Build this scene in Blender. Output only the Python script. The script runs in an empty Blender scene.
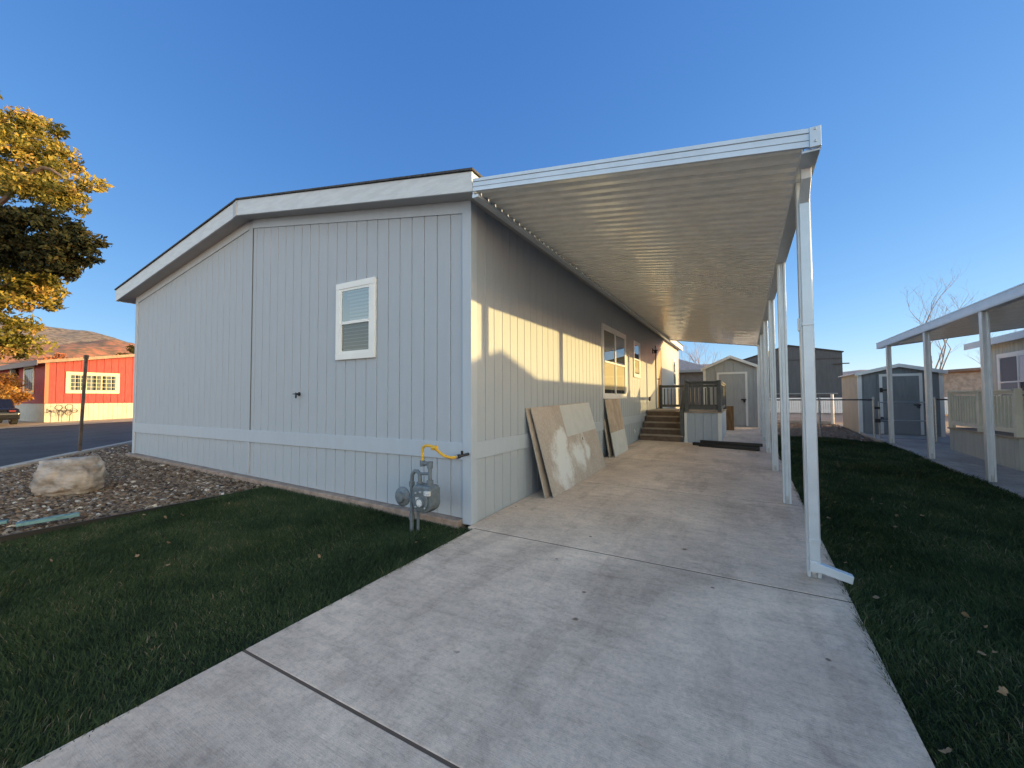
import bpy, bmesh, math, random
import numpy as np
from mathutils import Vector, Matrix, noise
random.seed(7); RNG = np.random.default_rng(7)
scn = bpy.context.scene
COL = scn.collection
rad = math.radians

# ------------------------------------------------------------------ materials
MATS = {}
def mat(name, col=(.5,.5,.5), rough=.6, metal=0., var=0., vscale=3., bump=0., bscale=40., spec=.5, stretch=(1,1,1), col2=None, cscale=None, contrast=(.4,.6)):
    m = bpy.data.materials.new(name); m.use_nodes = True
    nt = m.node_tree; N = nt.nodes; L = nt.links
    b = N['Principled BSDF']
    b.inputs['Base Color'].default_value = (*col, 1); b.inputs['Roughness'].default_value = rough
    b.inputs['Metallic'].default_value = metal; b.inputs['Specular IOR Level'].default_value = spec
    tc = N.new('ShaderNodeTexCoord'); mp = N.new('ShaderNodeMapping'); mp.inputs['Scale'].default_value = stretch
    L.new(tc.outputs['Object'], mp.inputs['Vector'])
    if var or col2:
        n = N.new('ShaderNodeTexNoise'); n.inputs['Scale'].default_value = cscale or vscale; n.inputs['Detail'].default_value = 7; n.inputs['Roughness'].default_value = .62
        L.new(mp.outputs[0], n.inputs['Vector'])
        r = N.new('ShaderNodeValToRGB')
        r.color_ramp.elements[0].position, r.color_ramp.elements[1].position = contrast
        c2 = col2 or tuple(min(1, c*(1+var)) for c in col)
        c1 = col if col2 else tuple(c*(1-var) for c in col)
        r.color_ramp.elements[0].color = (*c1, 1); r.color_ramp.elements[1].color = (*c2, 1)
        L.new(n.outputs['Fac'], r.inputs['Fac']); L.new(r.outputs['Color'], b.inputs['Base Color'])
    if bump:
        n2 = N.new('ShaderNodeTexNoise'); n2.inputs['Scale'].default_value = bscale; n2.inputs['Detail'].default_value = 6
        L.new(mp.outputs[0], n2.inputs['Vector'])
        bp = N.new('ShaderNodeBump'); bp.inputs['Strength'].default_value = bump; bp.inputs['Distance'].default_value = .01
        L.new(n2.outputs['Fac'], bp.inputs['Height']); L.new(bp.outputs['Normal'], b.inputs['Normal'])
    MATS[name] = m
    return m
siding = mat('siding_paint', (.375,.41,.45), .62, var=.015, vscale=2.5, bump=.45, bscale=22, stretch=(4,4,1.), spec=.3)
trim = mat('trim_paint', (.405,.45,.505), .55, var=.02, vscale=3, bump=.15, bscale=18, stretch=(4,4,.8), spec=.35)
fasciam = mat('fascia_paint', (.53,.56,.58), .5, var=.06, vscale=4, bump=.3, bscale=20, stretch=(1,4,5), spec=.4)
soffit = mat('soffit_paint', (.36,.35,.34), .7, var=.05)
white = mat('white_metal', (.55,.59,.63), .33, metal=.3, var=.04, vscale=6, bump=.05, bscale=60, spec=.5)
white2 = mat('white_vinyl', (.72,.72,.70), .4, var=.03)
pan = mat('pan_metal', (.90,.88,.82), .13, metal=.0, var=.05, vscale=5, bump=.10, bscale=7, spec=.7)
galv = mat('galvanised', (.45,.46,.47), .4, metal=.8, var=.1, vscale=20)
shingle = mat('shingles', (.05,.05,.052), .9, var=.4, vscale=30, bump=.8, bscale=60)
shingle_g = mat('grey_shingles', (.30,.25,.24), .9, var=.25, vscale=14, bump=.6, bscale=30)
footm = mat('footing', (.30,.22,.175), .9, var=.2, vscale=9, bump=.5, bscale=50)
dark = mat('dark_slot', (.015,.015,.017), .8)
deckg = mat('rail_paint', (.085,.09,.09), .6, var=.12, vscale=9)
deckb = mat('deck_boards', (.33,.27,.21), .7, var=.12, vscale=7, stretch=(1,8,1), bump=.2, bscale=40)
stairb = mat('stair_boards', (.15,.10,.07), .7, var=.18, vscale=8, stretch=(1,8,1))
black = mat('black_metal', (.012,.012,.013), .45, bump=.1)
gasg = mat('meter_paint', (.115,.14,.16), .5, var=.16, vscale=25, bump=.15, bscale=60)
yellow = mat('yellow_hose', (.62,.36,.03), .5, var=.1, vscale=30)
teal = mat('teal_paint', (.09,.19,.21), .6, var=.2, vscale=12, bump=.2)
tan = mat('door_tan', (.42,.31,.19), .5, var=.05)
cream = mat('cream_rail', (.66,.63,.52), .6, var=.06)
sgrey = mat('shed_grey', (.36,.37,.37), .7, var=.06, vscale=4, bump=.3, bscale=14, stretch=(5,5,.7))
sblue = mat('shed_slate', (.19,.21,.22), .65, var=.08, bump=.3, bscale=14, stretch=(5,5,.7))
sbeige = mat('shed_beige', (.42,.38,.31), .7, var=.06, bump=.2)
dbl = mat('dark_building', (.055,.064,.075), .7, var=.1, bump=.2, stretch=(4,4,.6))
whitish = mat('pale_roof', (.62,.64,.68), .7, var=.12, vscale=14)
nwall = mat('sage_siding', (.38,.39,.36), .7, var=.06, bump=.3, bscale=14, stretch=(5,5,.7))
redw = mat('red_siding', (.33,.050,.048), .75, var=.16, vscale=5, stretch=(3,3,.6), bump=.3)
redd = redw
rskirt = mat('cream_skirt', (.50,.45,.37), .7, var=.06)
rroof = mat('red_house_roof', (.30,.21,.16), .8, var=.15, vscale=9)
cwin = mat('cream_frame', (.72,.64,.42), .6)
brownw = mat('brown_stucco', (.28,.23,.20), .85, var=.2, vscale=4)
wood = mat('raw_wood', (.25,.14,.06), .7, var=.25, vscale=4, stretch=(5,5,.8))
bark = mat('bark', (.13,.095,.07), .9, var=.3, vscale=10, bump=.6, bscale=20)
palebark = mat('pale_bark', (.30,.22,.17), .9, var=.25, vscale=10)
kerbm = mat('kerb_concrete', (.38,.34,.30), .85, var=.12, vscale=7, bump=.4, bscale=60)
rock = mat('boulder_stone', (.17,.145,.125), .95, col2=(.37,.34,.32), cscale=4.2, bump=1., bscale=12, contrast=(.35,.62), stretch=(1,1,2.2))
asph = mat('asphalt', (.045,.047,.052), .85, var=.22, vscale=1.2, bump=.6, bscale=160)
carp = mat('car_paint', (.01,.01,.012), .25)
rub = mat('rubber', (.02,.02,.02), .85)
lampm = mat('lamp_black', (.03,.03,.03), .5)
blindm = mat('blind_white', (.15,.18,.22), .6)
blindt = mat('blind_sun_tint', (.62,.50,.35), .7)  # tan tint puts the warm sunlight into the colour of the blinds
rustm = mat('rusty_wire', (.03,.022,.02), .8)
postm = mat('old_steel', (.075,.06,.055), .6, metal=.4, var=.4, vscale=8)
redlight = mat('tail_lamp', (.15,.01,.01), .3)
labelm = mat('meter_label', (.62,.62,.62), .5, col2=(.25,.26,.28), cscale=90, contrast=(.52,.58))

def glass_mat(name, tint=(.02,.025,.03), mix=.10, k=.45):
    m = bpy.data.materials.new(name); m.use_nodes = True; nt = m.node_tree; N = nt.nodes; L = nt.links
    for n in list(N): N.remove(n)
    o = N.new('ShaderNodeOutputMaterial'); g = N.new('ShaderNodeBsdfGlossy'); t = N.new('ShaderNodeBsdfTransparent'); mx = N.new('ShaderNodeMixShader')
    g.inputs['Roughness'].default_value = .01; g.inputs['Color'].default_value = (.9,.92,.95,1)
    t.inputs['Color'].default_value = (.8,.85,.85,1)
    lw = N.new('ShaderNodeLayerWeight'); lw.inputs['Blend'].default_value = .35
    ma = N.new('ShaderNodeMath'); ma.operation = 'MULTIPLY_ADD'; ma.inputs[1].default_value = k; ma.inputs[2].default_value = mix; ma.use_clamp = True
    L.new(lw.outputs['Fresnel'], ma.inputs[0]); L.new(ma.outputs[0], mx.inputs['Fac'])
    L.new(t.outputs[0], mx.inputs[1]); L.new(g.outputs[0], mx.inputs[2]); L.new(mx.outputs[0], o.inputs['Surface'])
    return m
glass = glass_mat('window_glass', mix=.07, k=.28)
glass_up = glass_mat('window_glass_clear', mix=.17, k=.7)

def node_mat(name):
    m = bpy.data.materials.new(name); m.use_nodes = True
    return m, m.node_tree.nodes, m.node_tree.links, m.node_tree.nodes['Principled BSDF']
def noise_node(N, L, vec, scale, detail=8, rough=.6):
    n = N.new('ShaderNodeTexNoise'); n.inputs['Scale'].default_value = scale; n.inputs['Detail'].default_value = detail; n.inputs['Roughness'].default_value = rough
    L.new(vec, n.inputs['Vector']); return n.outputs['Fac']
def ramp(N, L, fac, stops):
    r = N.new('ShaderNodeValToRGB'); e = r.color_ramp.elements
    while len(e) < len(stops): e.new(.5)
    for i, (p, c) in enumerate(stops): e[i].position = p; e[i].color = (*c, 1) if len(c) == 3 else c
    L.new(fac, r.inputs['Fac']); return r.outputs['Color']
def mixc(N, L, fac, a, b, mode='MIX'):
    m = N.new('ShaderNodeMix'); m.data_type = 'RGBA'; m.blend_type = mode
    for i, v in ((0, fac), (6, a), (7, b)):
        if hasattr(v, 'links') or hasattr(v, 'is_linked'): L.new(v, m.inputs[i])
        elif isinstance(v, (int, float)): m.inputs[i].default_value = v
        else: m.inputs[i].default_value = (*v, 1)
    return m.outputs[2]

def concrete(name, base, warm):
    m, N, L, b = node_mat(name)
    tc = N.new('ShaderNodeTexCoord'); v = tc.outputs['Object']
    c = ramp(N, L, noise_node(N, L, v, 1.1, 9, .65), [(.32, tuple(x*.84 for x in base)), (.5, base), (.68, tuple(x*1.08 for x in warm))])
    # mottling at several sizes, faint drag marks, darker stains
    mp = N.new('ShaderNodeMapping'); mp.inputs['Scale'].default_value = (1., 2.2, 1); mp.inputs['Rotation'].default_value = (0,0,.25); L.new(v, mp.inputs['Vector'])
    s = ramp(N, L, noise_node(N, L, mp.outputs[0], 4.5, 10, .75), [(.34, (.80,.79,.78)), (.5, (1,1,1)), (.72,(1.08,1.07,1.05))])
    c = mixc(N, L, 1., c, s, 'MULTIPLY')
    f = ramp(N, L, noise_node(N, L, v, 30, 9, .9), [(.40, (.80,.79,.79)), (.5, (1,1,1)), (.60, (1.10,1.10,1.09))])
    c = mixc(N, L, 1., c, f, 'MULTIPLY')
    st = ramp(N, L, noise_node(N, L, v, .75, 6, .6), [(.54, (1,1,1)), (.64, (.84,.83,.82)), (.72, (.93,.92,.91))])
    c = mixc(N, L, 1., c, st, 'MULTIPLY')
    m3 = N.new('ShaderNodeMapping'); m3.inputs['Scale'].default_value = (.8, 7., 1); m3.inputs['Rotation'].default_value = (0,0,-.12); L.new(v, m3.inputs['Vector'])
    sk = ramp(N, L, noise_node(N, L, m3.outputs[0], 2.4, 9, .7), [(.55, (1,1,1)), (.60, (.91,.90,.89)), (.66, (.97,.97,.96))])
    c = mixc(N, L, 1., c, sk, 'MULTIPLY')
    m4 = N.new('ShaderNodeMapping'); m4.inputs['Scale'].default_value = (2.2, .5, 1); L.new(v, m4.inputs['Vector'])
    tr = ramp(N, L, noise_node(N, L, m4.outputs[0], 1.6, 8, .65), [(.52, (1,1,1)), (.60, (.86,.85,.85)), (.70, (.93,.925,.92))])
    c = mixc(N, L, 1., c, tr, 'MULTIPLY')
    vo = N.new('ShaderNodeTexVoronoi'); vo.inputs['Scale'].default_value = 2.7; vo.inputs['Randomness'].default_value = 1; 
    dn = N.new('ShaderNodeVectorMath'); dn.operation = 'ADD'
    nz = N.new('ShaderNodeTexNoise'); nz.inputs['Scale'].default_value = 9; L.new(v, nz.inputs['Vector'])
    sc = N.new('ShaderNodeVectorMath'); sc.operation = 'SCALE'; sc.inputs['Scale'].default_value = .07; L.new(nz.outputs['Color'], sc.inputs[0])
    L.new(v, dn.inputs[0]); L.new(sc.outputs[0], dn.inputs[1]); L.new(dn.outputs[0], vo.inputs['Vector'])
    sp = ramp(N, L, vo.outputs['Distance'], [(.035, (.36,.30,.27)), (.06, (1,1,1))])
    sel = ramp(N, L, noise_node(N, L, v, 1.7, 2), [(.30, (0,0,0)), (.36, (1,1,1))])
    c = mixc(N, L, sel, c, mixc(N, L, 1., c, sp, 'MULTIPLY'))
    L.new(c, b.inputs['Base Color']); b.inputs['Roughness'].default_value = .8; b.inputs['Specular IOR Level'].default_value = .35
    h1 = noise_node(N, L, v, 130, 5, .7)
    mp2 = N.new('ShaderNodeMapping'); mp2.inputs['Scale'].default_value = (3, 60, 1); L.new(v, mp2.inputs['Vector'])
    h2 = noise_node(N, L, mp2.outputs[0], 3, 4, .6)
    ad = N.new('ShaderNodeMath'); ad.operation = 'ADD'; L.new(h1, ad.inputs[0]); L.new(h2, ad.inputs[1])
    bp = N.new('ShaderNodeBump'); bp.inputs['Strength'].default_value = .6; bp.inputs['Distance'].default_value = .006
    L.new(ad.outputs[0], bp.inputs['Height']); L.new(bp.outputs[0], b.inputs['Normal'])
    return m
conc = concrete('driveway_concrete', (.66,.51,.41), (.74,.575,.455))
conc2 = concrete('patio_concrete', (.37,.35,.335), (.43,.40,.37))

def ground_mat():
    m, N, L, b = node_mat('bare_ground')
    tc = N.new('ShaderNodeTexCoord'); v = tc.outputs['Object']
    c = ramp(N, L, noise_node(N, L, v, .35, 10, .7), [(.3, (.20,.125,.09)), (.5, (.30,.20,.15)), (.7, (.36,.27,.21))])
    f = ramp(N, L, noise_node(N, L, v, 18, 6, .8), [(.3, (.7,.7,.7)), (.6, (1.1,1.1,1.1))])
    L.new(mixc(N, L, 1., c, f, 'MULTIPLY'), b.inputs['Base Color']); b.inputs['Roughness'].default_value = .95
    return m
groundm = ground_mat()
soil = mat('lawn_soil', (.022,.026,.014), .95, var=.3, vscale=9, spec=.1)
gbase = mat('gravel_bed', (.07,.055,.05), .95, var=.4, vscale=30, bump=1, bscale=60)

def attr_mat(name, stops, rough=.7, spec=.3, trans=0., noise_scale=None):
    m, N, L, b = node_mat(name)
    a = N.new('ShaderNodeAttribute'); a.attribute_name = 'rnd'
    fac = a.outputs['Fac']
    if noise_scale:
        tc = N.new('ShaderNodeTexCoord'); nf = noise_node(N, L, tc.outputs['Object'], noise_scale, 4)
        ma = N.new('ShaderNodeMath'); ma.operation = 'MULTIPLY_ADD'; ma.inputs[1].default_value = .45
        mb = N.new('ShaderNodeMath'); mb.operation = 'MULTIPLY'; mb.inputs[1].default_value = .70
        L.new(nf, mb.inputs[0]); L.new(fac, ma.inputs[0]); L.new(mb.outputs[0], ma.inputs[2]); fac = ma.outputs[0]
    c = ramp(N, L, fac, stops)
    L.new(c, b.inputs['Base Color']); b.inputs['Roughness'].default_value = rough; b.inputs['Specular IOR Level'].default_value = spec
    if trans:
        o = N['Material Output']; t = N.new('ShaderNodeBsdfTranslucent'); L.new(c, t.inputs['Color'])
        mx = N.new('ShaderNodeMixShader'); mx.inputs['Fac'].default_value = trans
        L.new(b.outputs[0], mx.inputs[1]); L.new(t.outputs[0], mx.inputs[2]); L.new(mx.outputs[0], o.inputs['Surface'])
    return m
grassm = attr_mat('grass_blades', [(.22,(.008,.013,.009)), (.42,(.020,.037,.017)), (.62,(.05,.08,.03)), (.80,(.10,.10,.055)), (.92,(.24,.19,.13))], .7, .15, .15, noise_scale=1.6)
gravelm = attr_mat('gravel_stones', [(0,(.03,.023,.018)), (.3,(.105,.072,.052)), (.6,(.19,.135,.10)), (.85,(.30,.24,.19)), (1,(.55,.49,.43))], .85, .2)
goldm = attr_mat('golden_leaves', [(0,(.05,.06,.015)), (.35,(.15,.15,.03)), (.7,(.34,.29,.06)), (.93,(.42,.30,.09)), (1,(.40,.24,.09))], .6, .25, .3)
shadeleafm = attr_mat('shade_band_leaves', [(0,(.010,.014,.008)), (.6,(.022,.028,.014)), (1,(.05,.045,.018))], .8, .1, 0)  # dark leaf colour carries the shade across the golden tree's middle
orangem = attr_mat('orange_leaves', [(0,(.22,.09,.02)), (.5,(.42,.19,.04)), (1,(.5,.32,.08))], .7, .2, .2)
scrubm = attr_mat('red_scrub', [(0,(.10,.07,.03)), (.4,(.30,.10,.05)), (.8,(.40,.16,.08)), (1,(.3,.22,.08))], .8, .2, .1)
leafm = attr_mat('dead_leaf', [(0,(.14,.09,.05)), (.5,(.22,.15,.09)), (1,(.34,.25,.16))], .8, .2, .1)

def sheet_paint_mat():          # paper face with sprayed primer patches
    m, N, L, b = node_mat('drywall_paper')
    tc = N.new('ShaderNodeTexCoord'); v = tc.outputs['Object']
    base = ramp(N, L, noise_node(N, L, v, 3, 8, .65), [(.3,(.37,.31,.265)), (.5,(.42,.355,.305)), (.7,(.47,.40,.35))])
    wn = N.new('ShaderNodeTexNoise'); wn.inputs['Scale'].default_value = 3.2; wn.inputs['Detail'].default_value = 5; L.new(v, wn.inputs['Vector'])
    ws = N.new('ShaderNodeVectorMath'); ws.operation = 'MULTIPLY_ADD'; ws.inputs[1].default_value = (.55,.55,.55); ws.inputs[2].default_value = (-.275,-.275,-.275); L.new(wn.outputs['Color'], ws.inputs[0])
    wa = N.new('ShaderNodeVectorMath'); wa.operation = 'ADD'; L.new(v, wa.inputs[0]); L.new(ws.outputs[0], wa.inputs[1]); v2 = wa.outputs[0]
    tot = None
    for (cy, cz, ry, rz) in ((.58,.36,.40,.42), (1.22,.38,.36,.30), (1.66,.46,.18,.26), (.70,.60,.25,.25)):
        sp = N.new('ShaderNodeSeparateXYZ'); L.new(v2, sp.inputs[0])
        a1 = N.new('ShaderNodeMath'); a1.operation='SUBTRACT'; L.new(sp.outputs[1], a1.inputs[0]); a1.inputs[1].default_value = cy
        a2 = N.new('ShaderNodeMath'); a2.operation='SUBTRACT'; L.new(sp.outputs[2], a2.inputs[0]); a2.inputs[1].default_value = cz
        d1 = N.new('ShaderNodeMath'); d1.operation='DIVIDE'; L.new(a1.outputs[0], d1.inputs[0]); d1.inputs[1].default_value = ry
        d2 = N.new('ShaderNodeMath'); d2.operation='DIVIDE'; L.new(a2.outputs[0], d2.inputs[0]); d2.inputs[1].default_value = rz
        cb = N.new('ShaderNodeCombineXYZ'); L.new(d1.outputs[0], cb.inputs[0]); L.new(d2.outputs[0], cb.inputs[1])
        ln = N.new('ShaderNodeVectorMath'); ln.operation='LENGTH'; L.new(cb.outputs[0], ln.inputs[0])
        s = N.new('ShaderNodeMath'); s.operation='SUBTRACT'; s.inputs[0].default_value = 1; L.new(ln.outputs['Value'], s.inputs[1]); s.use_clamp = True
        if tot is None: tot = s.outputs[0]
        else:
            mx = N.new('ShaderNodeMath'); mx.operation='MAXIMUM'; L.new(tot, mx.inputs[0]); L.new(s.outputs[0], mx.inputs[1]); tot = mx.outputs[0]
    nf = noise_node(N, L, v, 22, 8, .8)
    mu = N.new('ShaderNodeMath'); mu.operation='MULTIPLY_ADD'; L.new(nf, mu.inputs[0]); mu.inputs[1].default_value=2.8; mu.inputs[2].default_value=-1.42
    ad = N.new('ShaderNodeMath'); ad.operation='MULTIPLY_ADD'; L.new(tot, ad.inputs[0]); ad.inputs[1].default_value = 2.1; L.new(mu.outputs[0], ad.inputs[2]); ad.use_clamp = True
    L.new(mixc(N, L, ad.outputs[0], base, (.66,.66,.65)), b.inputs['Base Color']); b.inputs['Roughness'].default_value = .9
    return m
dryw = sheet_paint_mat()
dryplain = mat('drywall_tan', (.40,.32,.255), .9, var=.15, vscale=4)
dryedge = mat('drywall_core', (.42,.39,.34), .9, var=.2, vscale=20)
drywhite = mat('drywall_white', (.52,.525,.52), .85, var=.04, vscale=5)

# ------------------------------------------------------------------ helpers
def gz(x, y):
    yy = min(max(y, -12), 17); b = .0244*yy
    return b + (-.024*max(x, -9.5) if x < 0 else -.012*min(x, 12))

class MB:
    def __init__(s): s.v = []; s.f = []
    def add(s, vs, fs):
        o = len(s.v); s.v += [tuple(p) for p in vs]; s.f += [tuple(i+o for i in f) for f in fs]; return s
    def box(s, x0, x1, y0, y1, z0, z1):
        return s.hexa([(x0,y0,z0),(x1,y0,z0),(x1,y1,z0),(x0,y1,z0),(x0,y0,z1),(x1,y0,z1),(x1,y1,z1),(x0,y1,z1)])
    def hexa(s, v): return s.add(v, [(3,2,1,0),(4,5,6,7),(0,1,5,4),(1,2,6,5),(2,3,7,6),(3,0,4,7)])
    def prism(s, poly, axis, a0, a1):    # poly of 2D points extruded along an axis (0,1,2)
        n = len(poly)
        def P(p, a): return (a,p[0],p[1]) if axis == 0 else (p[0],a,p[1]) if axis == 1 else (p[0],p[1],a)
        vs = [P(p,a0) for p in poly] + [P(p,a1) for p in poly]
        return s.add(vs, [tuple(range(n-1,-1,-1)), tuple(range(n,2*n))] + [(i,(i+1)%n,n+(i+1)%n,n+i) for i in range(n)])
    def bar(s, p, q, w, h=None, up=(0,0,1)):
        h = h or w; p = Vector(p); q = Vector(q); d = (q-p).normalized(); u = Vector(up)
        if abs(d.dot(u)) > .99: u = Vector((0,1,0))
        r = d.cross(u).normalized(); u = r.cross(d)
        vs = [c + r*a*w/2 + u*b*h/2 for c in (p,q) for a,b in ((-1,-1),(1,-1),(1,1),(-1,1))]
        return s.add(vs, [(0,1,2,3),(7,6,5,4),(0,4,5,1),(1,5,6,2),(2,6,7,3),(3,7,4,0)])
    def tube(s, pts, r, n=8, cap=True):
        pts = [Vector(p) for p in pts]; rs = r if hasattr(r, '__len__') else [r]*len(pts); o = len(s.v)
        ref = None
        for i, p in enumerate(pts):
            d = (pts[min(i+1,len(pts)-1)] - pts[max(i-1,0)]).normalized()
            if ref is None: ref = Vector((0,0,1)) if abs(d.z) < .9 else Vector((1,0,0))
            a = d.cross(ref).normalized(); b = a.cross(d).normalized(); ref = b
            for k in range(n):
                t = 2*math.pi*k/n; s.v.append(tuple(p + a*math.cos(t)*rs[i] + b*math.sin(t)*rs[i]))
        for i in range(len(pts)-1):
            for k in range(n): s.f.append((o+i*n+k, o+i*n+(k+1)%n, o+(i+1)*n+(k+1)%n, o+(i+1)*n+k))
        if cap: s.f.append(tuple(o+k for k in range(n-1,-1,-1))); s.f.append(tuple(o+(len(pts)-1)*n+k for k in range(n)))
        return s
    def lathe(s, c, prof, axis=2, n=20):   # prof: (radius, height) pairs
        c = Vector(c); o = len(s.v)
        for r, h in prof:
            for k in range(n):
                t = 2*math.pi*k/n; a, b = r*math.cos(t), r*math.sin(t)
                q = (h,a,b) if axis == 0 else (a,h,b) if axis == 1 else (a,b,h)
                s.v.append(tuple(c+Vector(q)))
        for i in range(len(prof)-1):
            for k in range(n): s.f.append((o+i*n+k, o+i*n+(k+1)%n, o+(i+1)*n+(k+1)%n, o+(i+1)*n+k))
        s.f.append(tuple(o+k for k in range(n-1,-1,-1))); s.f.append(tuple(o+(len(prof)-1)*n+k for k in range(n)))
        return s
    def build(s, name, m, parent=None, bevel=0, smooth=False, M=None, fixn=True):
        root = Vector((0,0,0)); p = parent
        while p is not None: root += p.location; p = p.parent
        me = bpy.data.meshes.new(name)
        vs = [Vector(v) for v in s.v]
        if M is not None: vs = [M @ v for v in vs]
        me.from_pydata([tuple(v-root) for v in vs], [], s.f)
        if fixn:
            bm = bmesh.new(); bm.from_mesh(me); bmesh.ops.recalc_face_normals(bm, faces=bm.faces); bm.to_mesh(me); bm.free()
        me.materials.append(m)
        if smooth: me.shade_smooth()
        o = bpy.data.objects.new(name, me); COL.objects.link(o); o.parent = parent
        if bevel:
            b = o.modifiers.new('bevel', 'BEVEL'); b.width = bevel; b.segments = 2; b.limit_method = 'ANGLE'; b.angle_limit = rad(40)
        return o
def tag(o, label=None, cat=None, group=None, kind=None):
    if label: o['label'] = label
    if cat: o['category'] = cat
    if group: o['group'] = group
    if kind: o['kind'] = kind
    return o
def thing(name, loc, label, cat, group=None):
    o = bpy.data.objects.new(name, None); COL.objects.link(o); o.location = loc; o.empty_display_size = .2
    return tag(o, label, cat, group)
def solo(mb, name, m, loc, label, cat, group=None, **k):   # a thing that is one mesh, origin at loc
    o = mb.build(name, m, **k); off = Vector(loc)
    o.data.transform(Matrix.Translation(-off)); o.location = off
    return tag(o, label, cat, group)
def copy_thing(src, delta, label=None, group=None):
    c = src.copy(); COL.objects.link(c); c.location = src.location + Vector(delta)
    if label: c['label'] = label
    if group: c['group'] = group
    for ch in list(src.children):
        d = ch.copy(); COL.objects.link(d); d.parent = c
        for g in ch.children:
            e = g.copy(); COL.objects.link(e); e.parent = d
    return c
def copy_part(src, delta, parent=None):
    c = src.copy(); COL.objects.link(c); c.parent = parent or src.parent; c.location = src.location + Vector(delta)
    for g in src.children:
        d = g.copy(); COL.objects.link(d); d.parent = c
    return c

def sheet(name, poly, off, m, step=1.0, thick=0, zf=gz, bevel=0):      # flat piece of ground following the slope of the lot
    bm = bmesh.new(); f = bm.faces.new([bm.verts.new((x,y,0)) for x,y in poly])
    xs = [p[0] for p in poly]; ys = [p[1] for p in poly]
    cuts = [((c,0,0),(1,0,0)) for c in list(np.arange(math.ceil(min(xs)/step)*step, max(xs), step)) + [0,-9.5,12] if min(xs) < c < max(xs)]
    cuts += [((0,c,0),(0,1,0)) for c in list(np.arange(math.ceil(min(ys)/step)*step, max(ys), step)) + [-12,17] if min(ys) < c < max(ys)]
    for co, no in cuts: bmesh.ops.bisect_plane(bm, geom=bm.verts[:]+bm.edges[:]+bm.faces[:], plane_co=co, plane_no=no, dist=1e-4)
    if thick:
        r = bmesh.ops.extrude_face_region(bm, geom=bm.faces[:])
        low = [v for v in r['geom'] if isinstance(v, bmesh.types.BMVert)]
        for v in bm.verts: v.co.z = zf(v.co.x, v.co.y) + off
        for v in low: v.co.z -= thick
    else:
        for v in bm.verts: v.co.z = zf(v.co.x, v.co.y) + off
    bmesh.ops.recalc_face_normals(bm, faces=bm.faces)
    if not thick and bm.faces[:][0].normal.z < 0: bmesh.ops.reverse_faces(bm, faces=bm.faces)
    me = bpy.data.meshes.new(name); bm.to_mesh(me); bm.free(); me.materials.append(m)
    o = bpy.data.objects.new(name, me); COL.objects.link(o); tag(o, kind='structure')
    return o

def mesh_np(name, V, F4, m, rnd=None, parent=None, smooth=False, per=None):   # quads (or tris) arrays straight into a mesh
    me = bpy.data.meshes.new(name); nv = len(V); k = F4.shape[1]; nf = len(F4)
    me.vertices.add(nv); me.vertices.foreach_set('co', V.astype(np.float32).ravel())
    me.loops.add(nf*k); me.loops.foreach_set('vertex_index', F4.astype(np.int32).ravel())
    me.polygons.add(nf); me.polygons.foreach_set('loop_start', np.arange(0, nf*k, k, dtype=np.int32)); me.polygons.foreach_set('loop_total', np.full(nf, k, np.int32))
    me.update(calc_edges=True)
    if rnd is not None:
        a = me.attributes.new('rnd', 'FLOAT', 'POINT'); a.data.foreach_set('value', rnd.astype(np.float32))
    me.materials.append(m)
    if smooth: me.shade_smooth()
    o = bpy.data.objects.new(name, me); COL.objects.link(o); o.parent = parent
    return o

def gz_np(x, y):
    yy = np.clip(y, -12, 17); return .0244*yy + np.where(x < 0, -.024*np.maximum(x, -9.5), -.012*np.minimum(x, 12))

# ------------------------------------------------------------------ siding with routed grooves
def siding_mesh(mb, along, u0, u1, fixed, out, zb, zt, extra=(), pitch=.194, phase=0., dep=.012, half=.007, wide=.0):
    """vertical-groove panel on the plane x=fixed or y=fixed; out is the outward sign; zb, zt functions of u"""
    us = [(u0, 0)]
    k = math.ceil((u0-phase)/pitch); pts = []
    while phase + k*pitch < u1 - .02:
        c = phase + k*pitch
        if c > u0 + .02: pts += [(c-half,0),(c-half*.5,-dep),(c+half*.5,-dep),(c+half,0)]
        k += 1
    for e in extra:
        if all(abs(e-p[0]) > half*2.2 for p in pts): pts.append((e,0))
    us = sorted(us + pts + [(u1,0)])
    vs = []; fs = []
    for u, d in us:
        w = fixed + out*d
        for z in (zb(u), zt(u)): vs.append((w,u,z) if along == 'y' else (u,w,z))
    for i in range(len(us)-1): fs.append((2*i,2*i+2,2*i+3,2*i+1))
    mb.add(vs, fs)
    return mb
def S(b, name, m, parent):          # siding normals are left as built (single sheets)
    return b.build(name, m, parent, fixn=False)

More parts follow.
